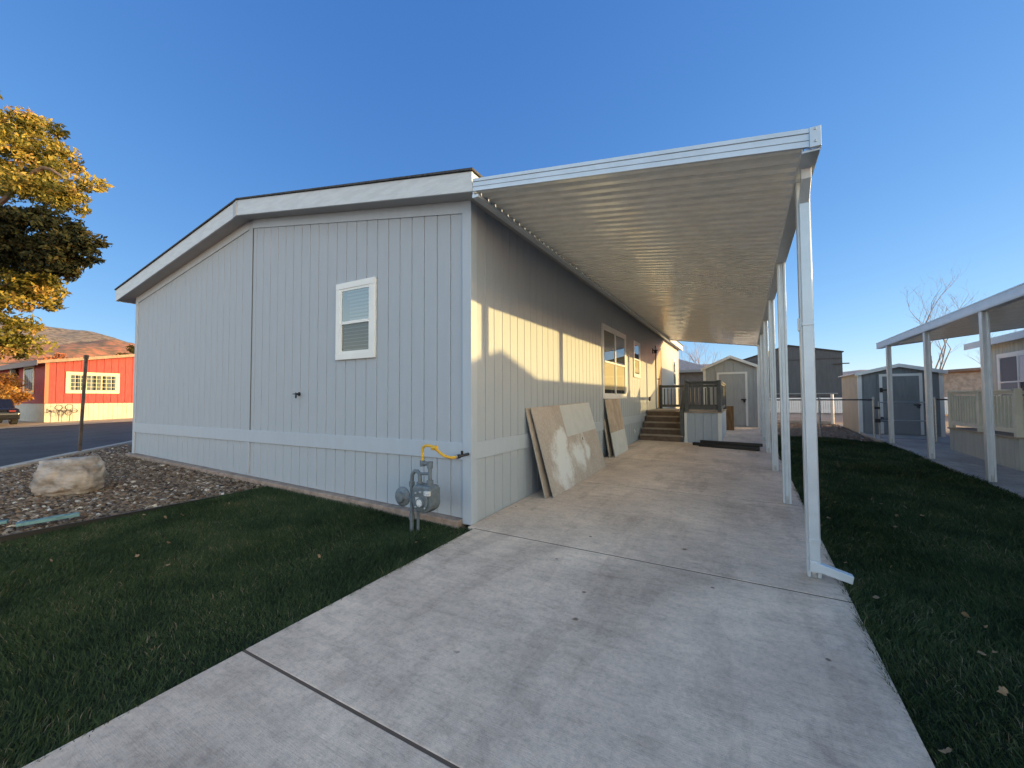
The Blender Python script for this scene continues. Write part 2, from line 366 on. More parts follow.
# windows: local frame u (right), n (outward), z up
def window(parent, o, u, n, w, h, cols=1, split=.5, fr=.085, m=white2, blind='slat', bm=None, grid=None, top_glass=None, name='window'):
    o = Vector(o); u = Vector(u).normalized(); n = Vector(n).normalized(); z = Vector((0,0,1))
    def bx(mb, a0, a1, c0, c1, d0, d1):    # a along u, c along z, d along n
        vs = [o+u*a+z*c+n*d for c in (c0,c1) for a,d in ((a0,d0),(a1,d0),(a1,d1),(a0,d1))]
        mb.hexa(vs)
    b = MB()
    bx(b,-fr,w+fr,h,h+fr,-.002,.032); bx(b,-fr,w+fr,-fr,0,-.002,.032); bx(b,-fr,0,0,h,-.002,.030); bx(b,w,w+fr,0,h,-.002,.030)
    f = b.build(name, m, parent, bevel=.003)
    cw = w/cols; s = .032
    sb = MB()
    for c in range(cols):
        a0 = c*cw; a1 = a0+cw
        bx(sb,a0,a0+s,0,h,.002,.024); bx(sb,a1-s,a1,0,h,.002,.024); bx(sb,a0+s,a1-s,0,s,.002,.024); bx(sb,a0+s,a1-s,h-s,h,.002,.024)
        if split: bx(sb,a0+s,a1-s,h*split-.02,h*split+.02,.002,.030)
        if c: bx(sb,a0-.022,a0+.022,0,h,.003,.034)
        if grid:
            gx, gy = grid
            for i in range(1,gx): bx(sb,a0+cw*i/gx-.009,a0+cw*i/gx+.009,s,h-s,.004,.021)
            for j in range(1,gy): bx(sb,a0+s,a1-s,h*j/gy-.009,h*j/gy+.009,.004,.020)
    sb.build('sash', m, f, bevel=.002)
    k = MB(); bx(k,.0,w,0,h,.0005,.0015); k.build('room_dark', dark, f)
    if blind:
        bb = MB()
        if blind == 'slat':
            zz = h*(split or 0)+.03
            while zz < h-.04: bx(bb,.12 if zz > h*.8 else .17,w-.035,zz,zz+.024,.004,.008); zz += .047
            zz = .05
            while zz < h*(split or 0)-.03: bx(bb,.06,w-.05,zz,zz+.006,.004,.006); zz += .047
        elif blind == 'half':
            bx(bb,.035,w-.035,h*.08,h*(split or .5)-.02,.004,.006)
        elif blind == 'curtain':
            for i in range(int(w/.09)):
                if i % 4 != 2: bx(bb,.035+i*.09,.035+i*.09+.07,.03,h-.03,.004,.008)
        bb.build('blind', bm or blindm, f)
    for c in range(cols):
        a0 = c*cw+s; a1 = (c+1)*cw-s
        if split:
            g = MB(); g.add([o+u*a0+z*s+n*.012, o+u*a1+z*s+n*.012, o+u*a1+z*(h*split-.02)+n*.012, o+u*a0+z*(h*split-.02)+n*.012],[(0,1,2,3)]); g.build('pane', glass, f)
            g = MB(); g.add([o+u*a0+z*(h*split+.02)+n*.017, o+u*a1+z*(h*split+.02)+n*.017, o+u*a1+z*(h-s)+n*.017, o+u*a0+z*(h-s)+n*.017],[(0,1,2,3)]); g.build('pane', top_glass or glass_up, f)
        else:
            g = MB(); g.add([o+u*a0+z*s+n*.013, o+u*a1+z*s+n*.013, o+u*a1+z*(h-s)+n*.013, o+u*a0+z*(h-s)+n*.013],[(0,1,2,3)]); g.build('pane', glass, f)
    return f

# ------------------------------------------------------------------ GROUND
DX0, DX1 = .10, 3.20
xs = [-600,-120,-60,-40,-30,-20,-14,-9.5,-6,-3,0,3,6,9,12,20,40,80,160,600]; ys = [-600,-60,-30,-12,-8,-4,0,4,8,12,17,24,32,60,120,600]
V = [(x,y,gz(x,y)-.09) for y in ys for x in xs]; nx = len(xs)
g = MB().add(V, [(j*nx+i,j*nx+i+1,(j+1)*nx+i+1,(j+1)*nx+i) for j in range(len(ys)-1) for i in range(nx-1)])
tag(g.build('ground', groundm), kind='structure')
# driveway slabs, one structure made of separately poured slabs
joints = [-7.06,-4.71,-2.36,-.08,2.48,4.88,7.3,9.7,12.1,14.6]
bmall = bmesh.new()
for a, b_ in zip(joints[:-1], joints[1:]):
    x0 = DX0 if b_ < 0.1 else .012
    o = sheet('slab', [(x0,a+.009),(DX1,a+.009),(DX1,b_-.009),(x0,b_-.009)], 0, conc, step=1, thick=.15)
    bmall.from_mesh(o.data); bpy.data.objects.remove(o)
me = bpy.data.meshes.new('driveway'); bmall.to_mesh(me); bmall.free(); me.materials.append(conc)
dr = bpy.data.objects.new('driveway', me); COL.objects.link(dr); tag(dr, kind='structure')
bv = dr.modifiers.new('bevel','BEVEL'); bv.width = .004; bv.segments = 2; bv.limit_method = 'ANGLE'; bv.angle_limit = rad(50)
jb = MB()
for yj in joints[1:-1]:
    x0 = DX0 if yj < 0 else .012
    xm_ = (x0+DX1)/2
    jb.hexa([(x0,yj-.0085,gz(x0,yj)-.03),(DX1,yj-.0085,gz(DX1,yj)-.03),(DX1,yj+.0085,gz(DX1,yj)-.03),(x0,yj+.0085,gz(x0,yj)-.03),(x0,yj-.0085,gz(x0,yj)-.0025),(DX1,yj-.0085,gz(DX1,yj)-.0025),(DX1,yj+.0085,gz(DX1,yj)-.0025),(x0,yj+.0085,gz(x0,yj)-.0025)])
tag(jb.build('joint_filler', mat('joint_fill', (.12,.08,.06), .95)), kind='structure')
sheet('lawn_soil_left', [(-3.6,-9),(DX0+.02,-9),(DX0+.02,-.05),(-3.6,-.05)], -.035, soil)
sheet('lawn_soil_right', [(DX1-.02,-9),(5.72,-9),(5.72,9.95),(5.3,10.4),(4.6,10.7),(DX1-.02,10.85)], -.035, soil)
sheet('gravel_bed_left', [(-3.6,-5),(-3.6,.05),(-8.7,.05),(-11.2,.9),(-9.5,-.8),(-8.55,-1.75),(-6.95,-3.5),(-5.6,-5)], -.04, gbase)
sheet('gravel_bed_right', [(DX1,10.85),(4.6,10.72),(5.3,10.4),(5.68,10.2),(5.6,16.2),(DX1,16.2)], -.03, gbase)
sheet('patio', [(5.74,-9),(9.0,-9),(9.0,16),(5.62,16),(5.62,12.4),(5.74,10.2)], 0, conc2, thick=.12)
kpts = [(-3.9,-7.2),(-5.4,-5.4),(-6.95,-3.62),(-8.61,-1.78),(-9.57,-.84),(-11.3,.8),(-13.6,2.7),(-17.2,5.2),(-20.5,9),(-22,14),(-22.5,40)]
far = [(-24.3,40),(-24.3,12),(-24.3,6),(-24.3,2.5),(-24.8,-.5),(-25.5,-4),(-26.5,-9),(-20,-30),(-3,-22)]
def gzr(x,y): return gz(x,y)
sheet('road', kpts + far, -.075, asph, step=2)
kb = MB()
for a, b_ in zip(kpts[:-1], kpts[1:]):
    a = Vector((*a, gz(*a)-.03)); b_ = Vector((*b_, gz(*b_)-.03)); kb.bar(a, b_, .16, .14)
    n = Vector((a.y-b_.y, b_.x-a.x, 0)).normalized()
tag(kb.build('kerb', kerbm, bevel=.015), kind='structure')
gp = MB()
for a, b_ in zip(kpts[:-1], kpts[1:]):
    d = (Vector(b_)-Vector(a)).normalized(); n = Vector((-d.y, d.x)) 
    s_ = 1 if n.x < 0 else -1; n = n*s_
    q = [Vector(a)+n*.08, Vector(b_)+n*.08, Vector(b_)+n*.42, Vector(a)+n*.42]
    gp.add([(p.x,p.y,gz(p.x,p.y)-.062) for p in q], [(0,1,2,3)])
tag(gp.build('gutter_pan', kerbm), kind='structure')
sheet('dirt_verge', [(-24.35,2.6),(-24.9,-.5),(-25.6,-4),(-26.6,-9),(-45,-9),(-45,40),(-24.35,40)], -.06, mat('tan_dirt', (.40,.29,.20), .95, var=.18, vscale=2, bump=.4, bscale=40), step=3)
eb = MB()
for x0,x1,y0,y1 in ((5.60,5.68,10.3,12.35),):
    eb.hexa([(x0,y0,gz(x0,y0)-.05),(x1,y0,gz(x1,y0)-.05),(x1,y1,gz(x1,y1)-.05),(x0,y1,gz(x0,y1)-.05),(x0,y0,gz(x0,y0)+.05),(x1,y0,gz(x1,y0)+.05),(x1,y1,gz(x1,y1)+.05),(x0,y1,gz(x0,y1)+.05)])
eb.bar((3.3,16.1,gz(3.3,16.1)+.03),(5.5,16.1,gz(5.5,16.1)+.03),.10,.14)
tag(eb.build('gravel_edging', kerbm, bevel=.01), kind='structure')
tag(MB().box(-3.625,-3.6,-6,-.08,.0,.062).build('lawn_edging', black), kind='structure')

# ------------------------------------------------------------------ GRASS
def vnoise(x, y, s, seed=0):
    x = x*s; y = y*s; xi = np.floor(x).astype(int); yi = np.floor(y).astype(int); fx = x-xi; fy = y-yi
    def h(a,b): 
        q = np.sin(a*127.1+b*311.7+seed*74.7)*43758.5453; return q-np.floor(q)
    fx = fx*fx*(3-2*fx); fy = fy*fy*(3-2*fy)
    return (h(xi,yi)*(1-fx)+h(xi+1,yi)*fx)*(1-fy)+(h(xi,yi+1)*(1-fx)+h(xi+1,yi+1)*fx)*fy
CAMP = np.array((2.591,-3.688))
def grass(name, rects, label):
    Vs=[];Fs=[];Rs=[];o=0
    for (x0,x1,y0,y1,dens,bw,bl) in rects:
        n = int((x1-x0)*(y1-y0)*dens); x = RNG.uniform(x0,x1,n); y = RNG.uniform(y0,y1,n)
        # keep off the gravel corner, thin patches
        keep = (RNG.random(n) < .55+.6*vnoise(x,y,2.2)) & ~((y > 10.85-.18*np.maximum(x-4.4,0)*2) & (x > 3))
        edge = np.minimum(np.abs(x-DX0) if x0 < 0 else np.abs(x-DX1), 1)
        x = x[keep]; y = y[keep]; n = len(x)
        z = gz_np(x,y)-.04
        near = (np.abs(x-(DX0 if x0 < 0 else DX1)) < .05)
        L = bl*(.55+.9*RNG.random(n))*(.7+.6*vnoise(x,y,1.3,3))*np.where(near, .9+.9*vnoise(x,y,7,9), 1); W = bw*(.7+.6*RNG.random(n))
        comb = 6.28*vnoise(x,y,.9,5); a = comb + RNG.normal(0,1.3,n); t = RNG.uniform(0,6.28,n)
        lean = L*(.35+.75*RNG.random(n)); dx = np.cos(a)*lean; dy = np.sin(a)*lean; ux = np.cos(t)*W/2; uy = np.sin(t)*W/2
        P = np.empty((n,5,3))
        P[:,0]=np.stack([x-ux,y-uy,z],1); P[:,1]=np.stack([x+ux,y+uy,z],1)
        P[:,2]=np.stack([x+ux*.8+dx*.4,y+uy*.8+dy*.4,z+L*.62],1); P[:,3]=np.stack([x-ux*.8+dx*.4,y-uy*.8+dy*.4,z+L*.62],1)
        P[:,4]=np.stack([x+dx,y+dy,z+L*.92],1)
        b = (np.arange(n)*5)[:,None]+o
        Fs.append(np.concatenate([b+np.array([0,1,2,3]), ],0)); Fs.append(b+np.array([3,2,4,4]))
        r = np.clip(RNG.normal(.42,.2,n),0,1); r = np.where(RNG.random(n)<.05, .9+.3*RNG.random(n), r)
        Rs.append(np.repeat(r,5)); Vs.append(P.reshape(-1,3)); o += n*5
    V = np.concatenate(Vs); R_ = np.concatenate(Rs)
    quads = np.concatenate(Fs[0::2]); tris = np.concatenate(Fs[1::2])[:,:3]
    me = bpy.data.meshes.new(name); me.vertices.add(len(V)); me.vertices.foreach_set('co', V.astype(np.float32).ravel())
    me.loops.add(len(quads)*4+len(tris)*3); me.loops.foreach_set('vertex_index', np.concatenate([quads.ravel(), tris.ravel()]).astype(np.int32))
    nf = len(quads)+len(tris); me.polygons.add(nf)
    st = np.concatenate([np.arange(len(quads))*4, len(quads)*4+np.arange(len(tris))*3]); me.polygons.foreach_set('loop_start', st.astype(np.int32))
    me.polygons.foreach_set('loop_total', np.concatenate([np.full(len(quads),4),np.full(len(tris),3)]).astype(np.int32))
    me.update(calc_edges=True); a = me.attributes.new('rnd','FLOAT','POINT'); a.data.foreach_set('value', R_.astype(np.float32))
    me.materials.append(grassm); ob = bpy.data.objects.new(name, me); COL.objects.link(ob)
    return tag(ob, label, 'grass', kind='stuff')
grass('lawn_grass', [(-3.6,DX0+.015,-3.3,-.04,15000,.0042,.038),(-3.6,DX0-.005,-5.5,-3.3,4000,.006,.055)], 'short dark green grass on the left between gravel bed and driveway')
grass('lawn_grass', [(DX1-.015,4.6,-2.6,1.5,15500,.0042,.042),(DX1-.01,5.72,1.5,5,7000,.006,.056),(DX1-.01,5.72,5,10.9,3500,.009,.065),(4.6,5.72,-3,1.5,2500,.007,.06)], 'dark green grass strip on the right between driveway and neighbouring patio')

# ------------------------------------------------------------------ GRAVEL
ico = bmesh.new(); bmesh.ops.create_icosphere(ico, subdivisions=1, radius=1); IV = np.array([v.co[:] for v in ico.verts]); IF = np.array([[v.index for v in f.verts] for f in ico.faces]); ico.free()
def pts_in(poly, n):
    poly = np.array(poly); lo = poly.min(0); hi = poly.max(0); P = RNG.uniform(lo,hi,(n,2)); ins = np.zeros(n,bool); j = len(poly)-1
    for i in range(len(poly)):
        c = ((poly[i,1]>P[:,1])!=(poly[j,1]>P[:,1])) & (P[:,0] < (poly[j,0]-poly[i,0])*(P[:,1]-poly[i,1])/(poly[j,1]-poly[i,1]+1e-12)+poly[i,0]); ins ^= c; j = i
    return P[ins]
def stones(name, poly, dens, r0, r1, label):
    lo = np.array(poly).min(0); hi = np.array(poly).max(0)
    P = pts_in(poly, int((hi[0]-lo[0])*(hi[1]-lo[1])*dens)); n = len(P)
    r = r0+(r1-r0)*RNG.random(n)**2.2
    sc = np.stack([r*(.8+.6*RNG.random(n)), r*(.7+.5*RNG.random(n)), r*(.4+.35*RNG.random(n))],1)
    V = IV[None]*(1+RNG.normal(0,.14,(n,len(IV),1)))*sc[:,None]
    a = RNG.uniform(0,6.28,n); c,s = np.cos(a)[:,None],np.sin(a)[:,None]; ti = RNG.normal(0,.35,n)[:,None]
    X = V[...,0]*c-V[...,1]*s; Y = V[...,0]*s+V[...,1]*c; Z = V[...,2]+X*ti
    z = gz_np(P[:,0],P[:,1])-.032+.25*r*RNG.random(n)+.02*vnoise(P[:,0],P[:,1],1.5)
    W = np.stack([X+P[:,0:1],Y+P[:,1:2],Z+z[:,None]],2).reshape(-1,3)
    F = (IF[None]+(np.arange(n)*len(IV))[:,None,None]).reshape(-1,3)
    return tag(mesh_np(name, W, F, gravelm, np.repeat(np.clip(RNG.normal(.45,.25,n),0,1), len(IV))), label, 'gravel', kind='stuff')
stones('gravel', [(-3.66,-4.2),(-3.66,-.05),(-8.7,-.05),(-8.72,.6),(-11.0,.62),(-9.5,-.95),(-8.55,-1.9),(-6.95,-3.65),(-6.3,-4.2)], 1500, .013,.034, 'mixed brown decorative gravel between the left wall base, lawn and road kerb')
stones('gravel', [(DX1+.05,10.9),(4.6,10.78),(5.3,10.5),(5.58,10.35),(5.55,16.0),(DX1+.05,16.0)], 900, .018,.045, 'pinkish grey gravel behind the chain link fence beside the slate shed')

# ------------------------------------------------------------------ MAIN HOUSE
H = thing('mobile_home', (-4.3,8.1,0.1), 'large pale grey mobile home with grooved siding beside the covered driveway', 'house')
W = 8.6; LEN = 16.3; RX = -4.3
zs = lambda x: 4.25-.169*abs(x+4.3)          # underside of the rake soffit
BT, BB = .872, .685
gr = lambda u: gz(u,0)+.02
b = MB(); siding_mesh(b,'x',-W,0,0,-1,lambda u:BT-.02,lambda u:zs(u)+.03,extra=(RX,),phase=-4.25+.097); S(b,'end_siding',siding,H)
b = MB(); siding_mesh(b,'x',-W,0,.004,-1,lambda u:gz(u,0)+.05,lambda u:BB+.02,phase=-4.25+.097); S(b,'end_skirting',siding,H)
b = MB(); siding_mesh(b,'y',0,LEN,0,1,lambda u:BT-.02,lambda u:3.56,phase=.1); S(b,'side_siding',siding,H)
b = MB(); siding_mesh(b,'y',0,LEN,-.004,1,lambda u:gz(0,u)-.03,lambda u:BB+.02,extra=tuple(range(1,16)),phase=.1); S(b,'side_skirting',siding,H)
b = MB(); b.add([(-W,0,0),(-W,LEN,0),(-W,LEN,3.56),(-W,0,3.56)],[(0,1,2,3)]); b.add([(-W,LEN,0),(0,LEN,0),(0,LEN,3.56),(RX,LEN,4.25),(-W,LEN,3.56)],[(0,1,2,3,4)]); b.build('rear_walls', siding, H, fixn=False)
b = MB(); b.box(-W,0,-.016,.0,BB,BT); b.build('belt_board', trim, H, bevel=.003)
b = MB(); b.box(0,.016,0,LEN,BB,BT); b.build('belt_board', trim, H, bevel=.003)
# corner boards
b = MB(); b.box(-.095,.022,-.022,0,.0,3.55); b.build('corner_board', trim, H, bevel=.003)
b = MB(); b.box(0,.0215,.0,.095,-.0,3.55); b.build('corner_board', trim, H, bevel=.003)
b = MB(); b.box(-W-.02,-W+.07,-.02,0,.24,3.56); b.build('corner_board', trim, H, bevel=.003)
b = MB(); b.box(0,.02,LEN-.09,LEN+.02,.3,3.55); b.build('corner_board', trim, H, bevel=.003)
# frieze boards under the rake
for (xa, xb) in ((-W+.07,RX-.06),(RX+.05,-.095)):
    b = MB(); b.hexa([(xa,-.016,zs(xa)-.13),(xb,-.016,zs(xb)-.13),(xb,0.002,zs(xb)-.13),(xa,0.002,zs(xa)-.13),(xa,-.016,zs(xa)+.01),(xb,-.016,zs(xb)+.01),(xb,0.002,zs(xb)+.01),(xa,0.002,zs(xa)+.01)])
    b.build('frieze_board', trim, H, bevel=.002)
b = MB(); b.box(RX-.06,RX+.045,-.013,.001,BT,4.24); b.box(RX-.05,RX+.05,-.019,.001,.2,BB-.002); b.build('marriage_strip', siding, H, bevel=.002)
b = MB(); b.box(RX+.046,RX+.056,-.010,.002,BT,4.1); b.build('marriage_gap', deckg, H)
b = MB()
for zz in (1.25,1.65,2.05,2.45,2.85,3.2):
    for k in range(21):
        xx = -.25-.194*2*k
        if xx > -8.4 and zz < zs(xx)-.2 and not (-2.25 < xx < -1.4 and zz > 1.8 and zz < 3.0): b.box(xx-.004,xx+.004,-.0025,.0,zz-.004,zz+.004)
tag(b.build('nail_heads', soffit, H), kind='stuff')
# concrete footing ledge
b = MB(); b.hexa([(-W-.1,-.10,.1),(-.1,-.10,-.1),(-.1,.1,-.1),(-W-.1,.1,.1),(-W-.1,-.10,gz(-W,0)+.045),(-.1,-.10,gz(-.1,0)+.045),(-.1,.1,gz(-.1,0)+.045),(-W-.1,.1,gz(-W,0)+.045)])
b.build('footing', footm, H, bevel=.01)
# roof: two slopes
OV = -.23; RB = 16.55
def slope(mb, xa, xb, y0, y1, za, zb, th):
    mb.hexa([(xa,y0,za),(xb,y0,zb),(xb,y1,zb),(xa,y1,za),(xa,y0,za+th),(xb,y0,zb+th),(xb,y1,zb+th),(xa,y1,za+th)])
EL, ER = -9.0, .18
b = MB(); slope(b,EL-.02,RX,OV-.02,RB,zs(EL)+.235,4.25+.245,.022); slope(b,RX,ER+.02,OV-.02,RB,4.25+.245,zs(ER)+.215,.022); b.build('roof', shingle, H)
b = MB(); slope(b,EL+.02,RX,OV+.025,RB-.02,zs(EL)+.008,zs(RX)+.008,.22); slope(b,RX,ER-.02,OV+.025,RB-.02,zs(RX)+.008,zs(ER)+.008,.2); b.build('soffit', soffit, H)
for xa, xb, t in ((EL,RX-.10,.0),(RX+.0,ER,0)):
    b = MB(); b.hexa([(xa,OV,zs(xa)),(xb,OV,zs(xb)),(xb,OV+.024,zs(xb)),(xa,OV+.024,zs(xa)),(xa,OV,zs(xa)+.232 if xa<-5 else zs(xa)+.24),(xb,OV,zs(xb)+(.24 if xb<-2 else .212)),(xb,OV+.024,zs(xb)+(.24 if xb<-2 else .212)),(xa,OV+.024,zs(xa)+.232 if xa<-5 else zs(xa)+.24)])
    b.build('rake_fascia', fasciam, H, bevel=.003)
b = MB(); b.hexa([(RX-.10,OV-.012,zs(RX-.1)-.01),(RX-.002,OV-.012,4.24),(RX-.002,OV+.02,4.24),(RX-.10,OV+.02,zs(RX-.1)-.01),(RX-.10,OV-.012,zs(RX-.1)+.225),(RX-.002,OV-.012,4.485),(RX-.002,OV+.02,4.485),(RX-.10,OV+.02,zs(RX-.1)+.225)]); b.build('ridge_cover', siding, H, bevel=.002)
b = MB(); b.box(ER-.02,ER,OV+.024,RB,zs(ER),zs(ER)+.205); b.build('eave_fascia', fasciam, H, bevel=.003)
b = MB(); b.box(EL-.001,EL+.019,OV+.024,RB,zs(EL),zs(EL)+.23); b.build('eave_fascia', fasciam, H)
# windows
window(H, (-2.11,-.001,1.955), (1,0,0), (0,-1,0), .58, .865, split=.47, fr=.08)
window(H, (.001,4.83,1.42), (0,1,0), (1,0,0), 1.80, 1.42, cols=2, split=.5, fr=.085, blind='half', bm=blindt)
window(H, (.001,7.62,1.98), (0,1,0), (1,0,0), .62, .85, split=.5, fr=.07, blind='half', bm=blindt)
window(H, (.001,14.72,1.9), (0,1,0), (1,0,0), .55, 1.0, split=.5, fr=.07)
# door at the head of the porch
b = MB(); b.box(.0,.03,10.80,11.66,1.0,3.02); D = b.build('door', tan, H, bevel=.004)
b = MB(); b.box(.0,.045,10.72,10.80,1.0,3.10); b.box(.0,.045,11.66,11.74,1.0,3.10); b.box(.0,.045,10.80,11.66,3.02,3.10); b.build('door_frame', trim, D, bevel=.003)
b = MB(); b.lathe((.03,10.88,1.98),[(.028,0),(.028,.008),(.011,.012),(.011,.04),(.027,.045),(.027,.068),(.015,.078)],axis=0,n=14); b.build('door_knob', black, D, smooth=True)
b = MB(); b.box(0,.02,10.26,10.36,2.80,2.96); b.box(.02,.16,10.28,10.34,2.88,2.91); b.prism([(10.27,2.80),(10.36,2.80),(10.34,2.88),(10.29,2.88)],0,.05,.13); b.build('wall_lamp', lampm, H, bevel=.002)
b = MB(); b.lathe((-3.0,-.002,1.43),[(.03,0),(.03,-.01),(.014,-.012),(.014,-.05),(.022,-.052),(.022,-.06)],axis=1,n=12); b.tube([(-3.0,-.05,1.43),(-2.97,-.075,1.40),(-2.965,-.08,1.37)],.012,8); b.box(-3.07,-3.0,-.06,-.05,1.425,1.437); b.build('hose_bib', black, H)
b = MB(); b.lathe((.002,7.55,.46),[(.05,0),(.05,.012),(.03,.016),(.03,.03)],axis=0,n=14); b.build('wall_vent', white2, H)
b = MB(); b.box(0,.04,9.58,9.68,1.26,1.38); b.build('outlet_box', lampm, H, bevel=.004)
b = MB(); b.box(0,.03,4.02,4.08,.93,.99); b.build('outlet_box', galv, H)

# ------------------------------------------------------------------ CANOPIES
def canopy(root, xi, xo, y0, y1, zi, zo, pitch, post_ys, pw, gutter_w=.12, sgn=1, rib=.056, front=True):
    """pan roof from xi (house side, underside z zi) to xo (outer, zo); ribs run across"""
    prof = []; y = y0+.03; k = 0
    while y < y1-.02:
        for dy, dz in ((0,.0),(.052,.0),(.064,rib*.85),(.072,rib),(.108,rib),(.118,rib*.85),(.130,.0)):
            if y+dy < y1-.01: prof.append((y+dy, dz))
        y += pitch/2; k += 1
    vs = []; xa, xb = xi, xo
    NS = 6
    for (yy, dz) in prof:
        for i in range(NS+1):
            t = i/NS; x = xa+(xb-xa)*t + (.02*sgn if i == NS else 0); vs.append((x,yy,zi+(zo-zi)*t+dz+.012 + .003*math.sin(yy*9.7+i*2.1)*(0<i<NS)))
    fs = [(i*(NS+1)+j,(i+1)*(NS+1)+j,(i+1)*(NS+1)+j+1,i*(NS+1)+j+1) for i in range(len(prof)-1) for j in range(NS)]
    b = MB().add(vs, fs); b.build('roof_panel', pan, root, fixn=False)
    n = 4 if sgn > 0 else 1
    # end fascias with two rolled ribs
    xe = xo+gutter_w-.062 if sgn > 0 else xo; ze = zo+(zo-zi)/(xo-xi)*(xe-xo)
    for yy, d, nm in ((y0,-1,'front_fascia'),(y1,1,'rear_fascia')):
        b = MB(); th = .128
        def bb(z0, z1, dep):
            ya, yb = (yy-dep, yy+.004) if d < 0 else (yy-.004, yy+dep)
            b.hexa([(xi,ya,zi+z0),(xe,ya,ze+z0),(xe,yb,ze+z0),(xi,yb,zi+z0),(xi,ya,zi+z1),(xe,ya,ze+z1),(xe,yb,ze+z1),(xi,yb,zi+z1)])
        bb(0,.040,.012); bb(.040,.047,.004); bb(.047,.090,.012); bb(.090,.097,.004); bb(.097,th,.016)
        bb(-.004,0,.02 if d<0 else .02)
        f = b.build(nm, white, root)
    x0, x1 = (xo-.0, xo+gutter_w) if sgn > 0 else (xo-gutter_w, xo)
    # outer gutter beam : channel with lipped face
    b = MB(); b.box(x0,x1,y0+.004,y1-.004,zo-.035,zo-.020); fx0, fx1 = (x1-.008,x1) if sgn>0 else (x0,x0+.008); b.box(fx0,fx1,y0,y1,zo-.020,zo+.125)
    ix0, ix1 = (x0,x0+.008) if sgn>0 else (x1-.008,x1); b.box(ix0,ix1,y0,y1,zo-.020,zo+.010); jx = (x0+x1)/2; b.box(jx-.003,jx+.003,y0+.01,y1-.01,zo-.019,zo+.115)
    lx0, lx1 = (x1,x1+.006) if sgn>0 else (x0-.006,x0); b.box(lx0,lx1,y0,y1,zo+.105,zo+.125); b.box(lx0,lx1,y0,y1,zo-.02,zo-.004)
    b.build('gutter_beam', white, root)
    # square end cap with screws
    b = MB(); b.box(x1-.06,x1+.006,y0-.022,y0-.001,zo-.018,zo+.122); cap = b.build('end_cap', white, root, bevel=.003)
    for z in (zo+.02, zo+.105): MB().lathe((x1-.028,y0-.022,z),[(.008,0),(.008,-.004),(.004,-.006)],axis=1,n=8).build('screw', galv, cap)
    # posts : roll formed channel, open face towards the camera end
    cx = (x0+x1)/2; first = None
    for i, py in enumerate(post_ys):
        gy = gz(cx,py); h = zo-.035
        if first is None or True:
            b = MB(); w = pw/2; lip = pw*.26; dp = pw*.16
            b.prism([(cx-w,py-w),(cx-w+lip,py-w),(cx-w+lip+.004,py-w+dp),(cx+w-lip-.004,py-w+dp),(cx+w-lip,py-w),(cx+w,py-w),(cx+w,py+w),(cx+w-lip,py+w),(cx+w-lip-.004,py+w-dp),(cx-w+lip+.004,py+w-dp),(cx-w+lip,py+w),(cx-w,py+w)],2,gy+.004,h)
            p = b.build('post', white, root, bevel=.0025)
            b = MB(); b.box(cx-w+lip+.008,cx+w-lip-.008,py-w+.003,py-w+dp,gy+.002,gy+.10); b.box(cx-w*.9,cx+w*.9,py-w*.9,py+w*.9,gy+.001,gy+.006)
            for zz in (.035,.075): b.lathe((cx,py-w+.004,gy+zz),[(.009,0),(.009,-.005),(.004,-.007)],axis=1,n=8)
            b.build('foot_bracket', galv, p)
    return cx
CN = thing('carport_canopy', (1.6,6,.1), 'white aluminium carport canopy with ribbed roof and posts covering the driveway', 'carport')
PY = [.27+2.26*i for i in range(6)]
cx = canopy(CN, .20, 2.975, -.23, 12.5, 3.485, 3.085, .2855, PY, .088, gutter_w=.105)
b = MB(); b.hexa([(.185,-.23,3.42),(.26,-.23,3.42),(.26,12.5,3.42),(.185,12.5,3.42),(.185,-.23,3.455),(.26,-.23,3.445),(.26,12.5,3.445),(.185,12.5,3.455)])
b.box(.183,.196,-.22,12.5,3.455,3.60)
for k in range(44):
    y = -.23+.03+.2855*k+.165
    if y < 12.4: b.box(.2,.235,y-.012,y+.012,3.446,3.49)
b.build('hanger_rail', white, CN)
# downspout on the face of the first post
b = MB(); y_=.27-.044-.028
b.bar((cx,y_-.16,3.065),(cx,y_-.14,2.985),.062,.062); b.bar((cx,y_-.145,3.0),(cx,y_,2.87),.062,.062); b.box(cx-.033,cx+.033,y_-.028,y_+.026,.12,2.90); d = b.build('downspout', white, CN, bevel=.004)
for z0_ in (.25,1.90): MB().box(cx-.037,cx+.037,y_-.033,y_+.03,z0_,z0_+.03).build('strap', white, d, bevel=.002)
b = MB(); b.hexa([(cx-.03,y_-.03,.05),(cx+.215,y_-.05,-.005),(cx+.215,y_+.015,-.005),(cx-.03,y_+.028,.05),(cx-.03,y_-.03,.118),(cx+.225,y_-.05,.05),(cx+.225,y_+.015,.05),(cx-.03,y_+.028,.118)]); b.box(cx-.033,cx+.033,y_-.028,y_+.026,.03,.119); b.build('outlet', white, d, bevel=.004)
b = MB(); b.box(cx-.058,cx-.044,.235,.27,1.87,1.97); b.build('hose_clip', white2, CN, bevel=.003)

NC = thing('carport_canopy', (7.4,6,.1), 'white neighbouring carport canopy on thin posts at the right edge', 'carport')
canopy(NC, 8.9, 5.87, -2.5, 10.95, 3.04, 2.68, .2855, [-1.85,.55,2.95,5.33,7.62,10.15], .09, gutter_w=.12, sgn=-1)

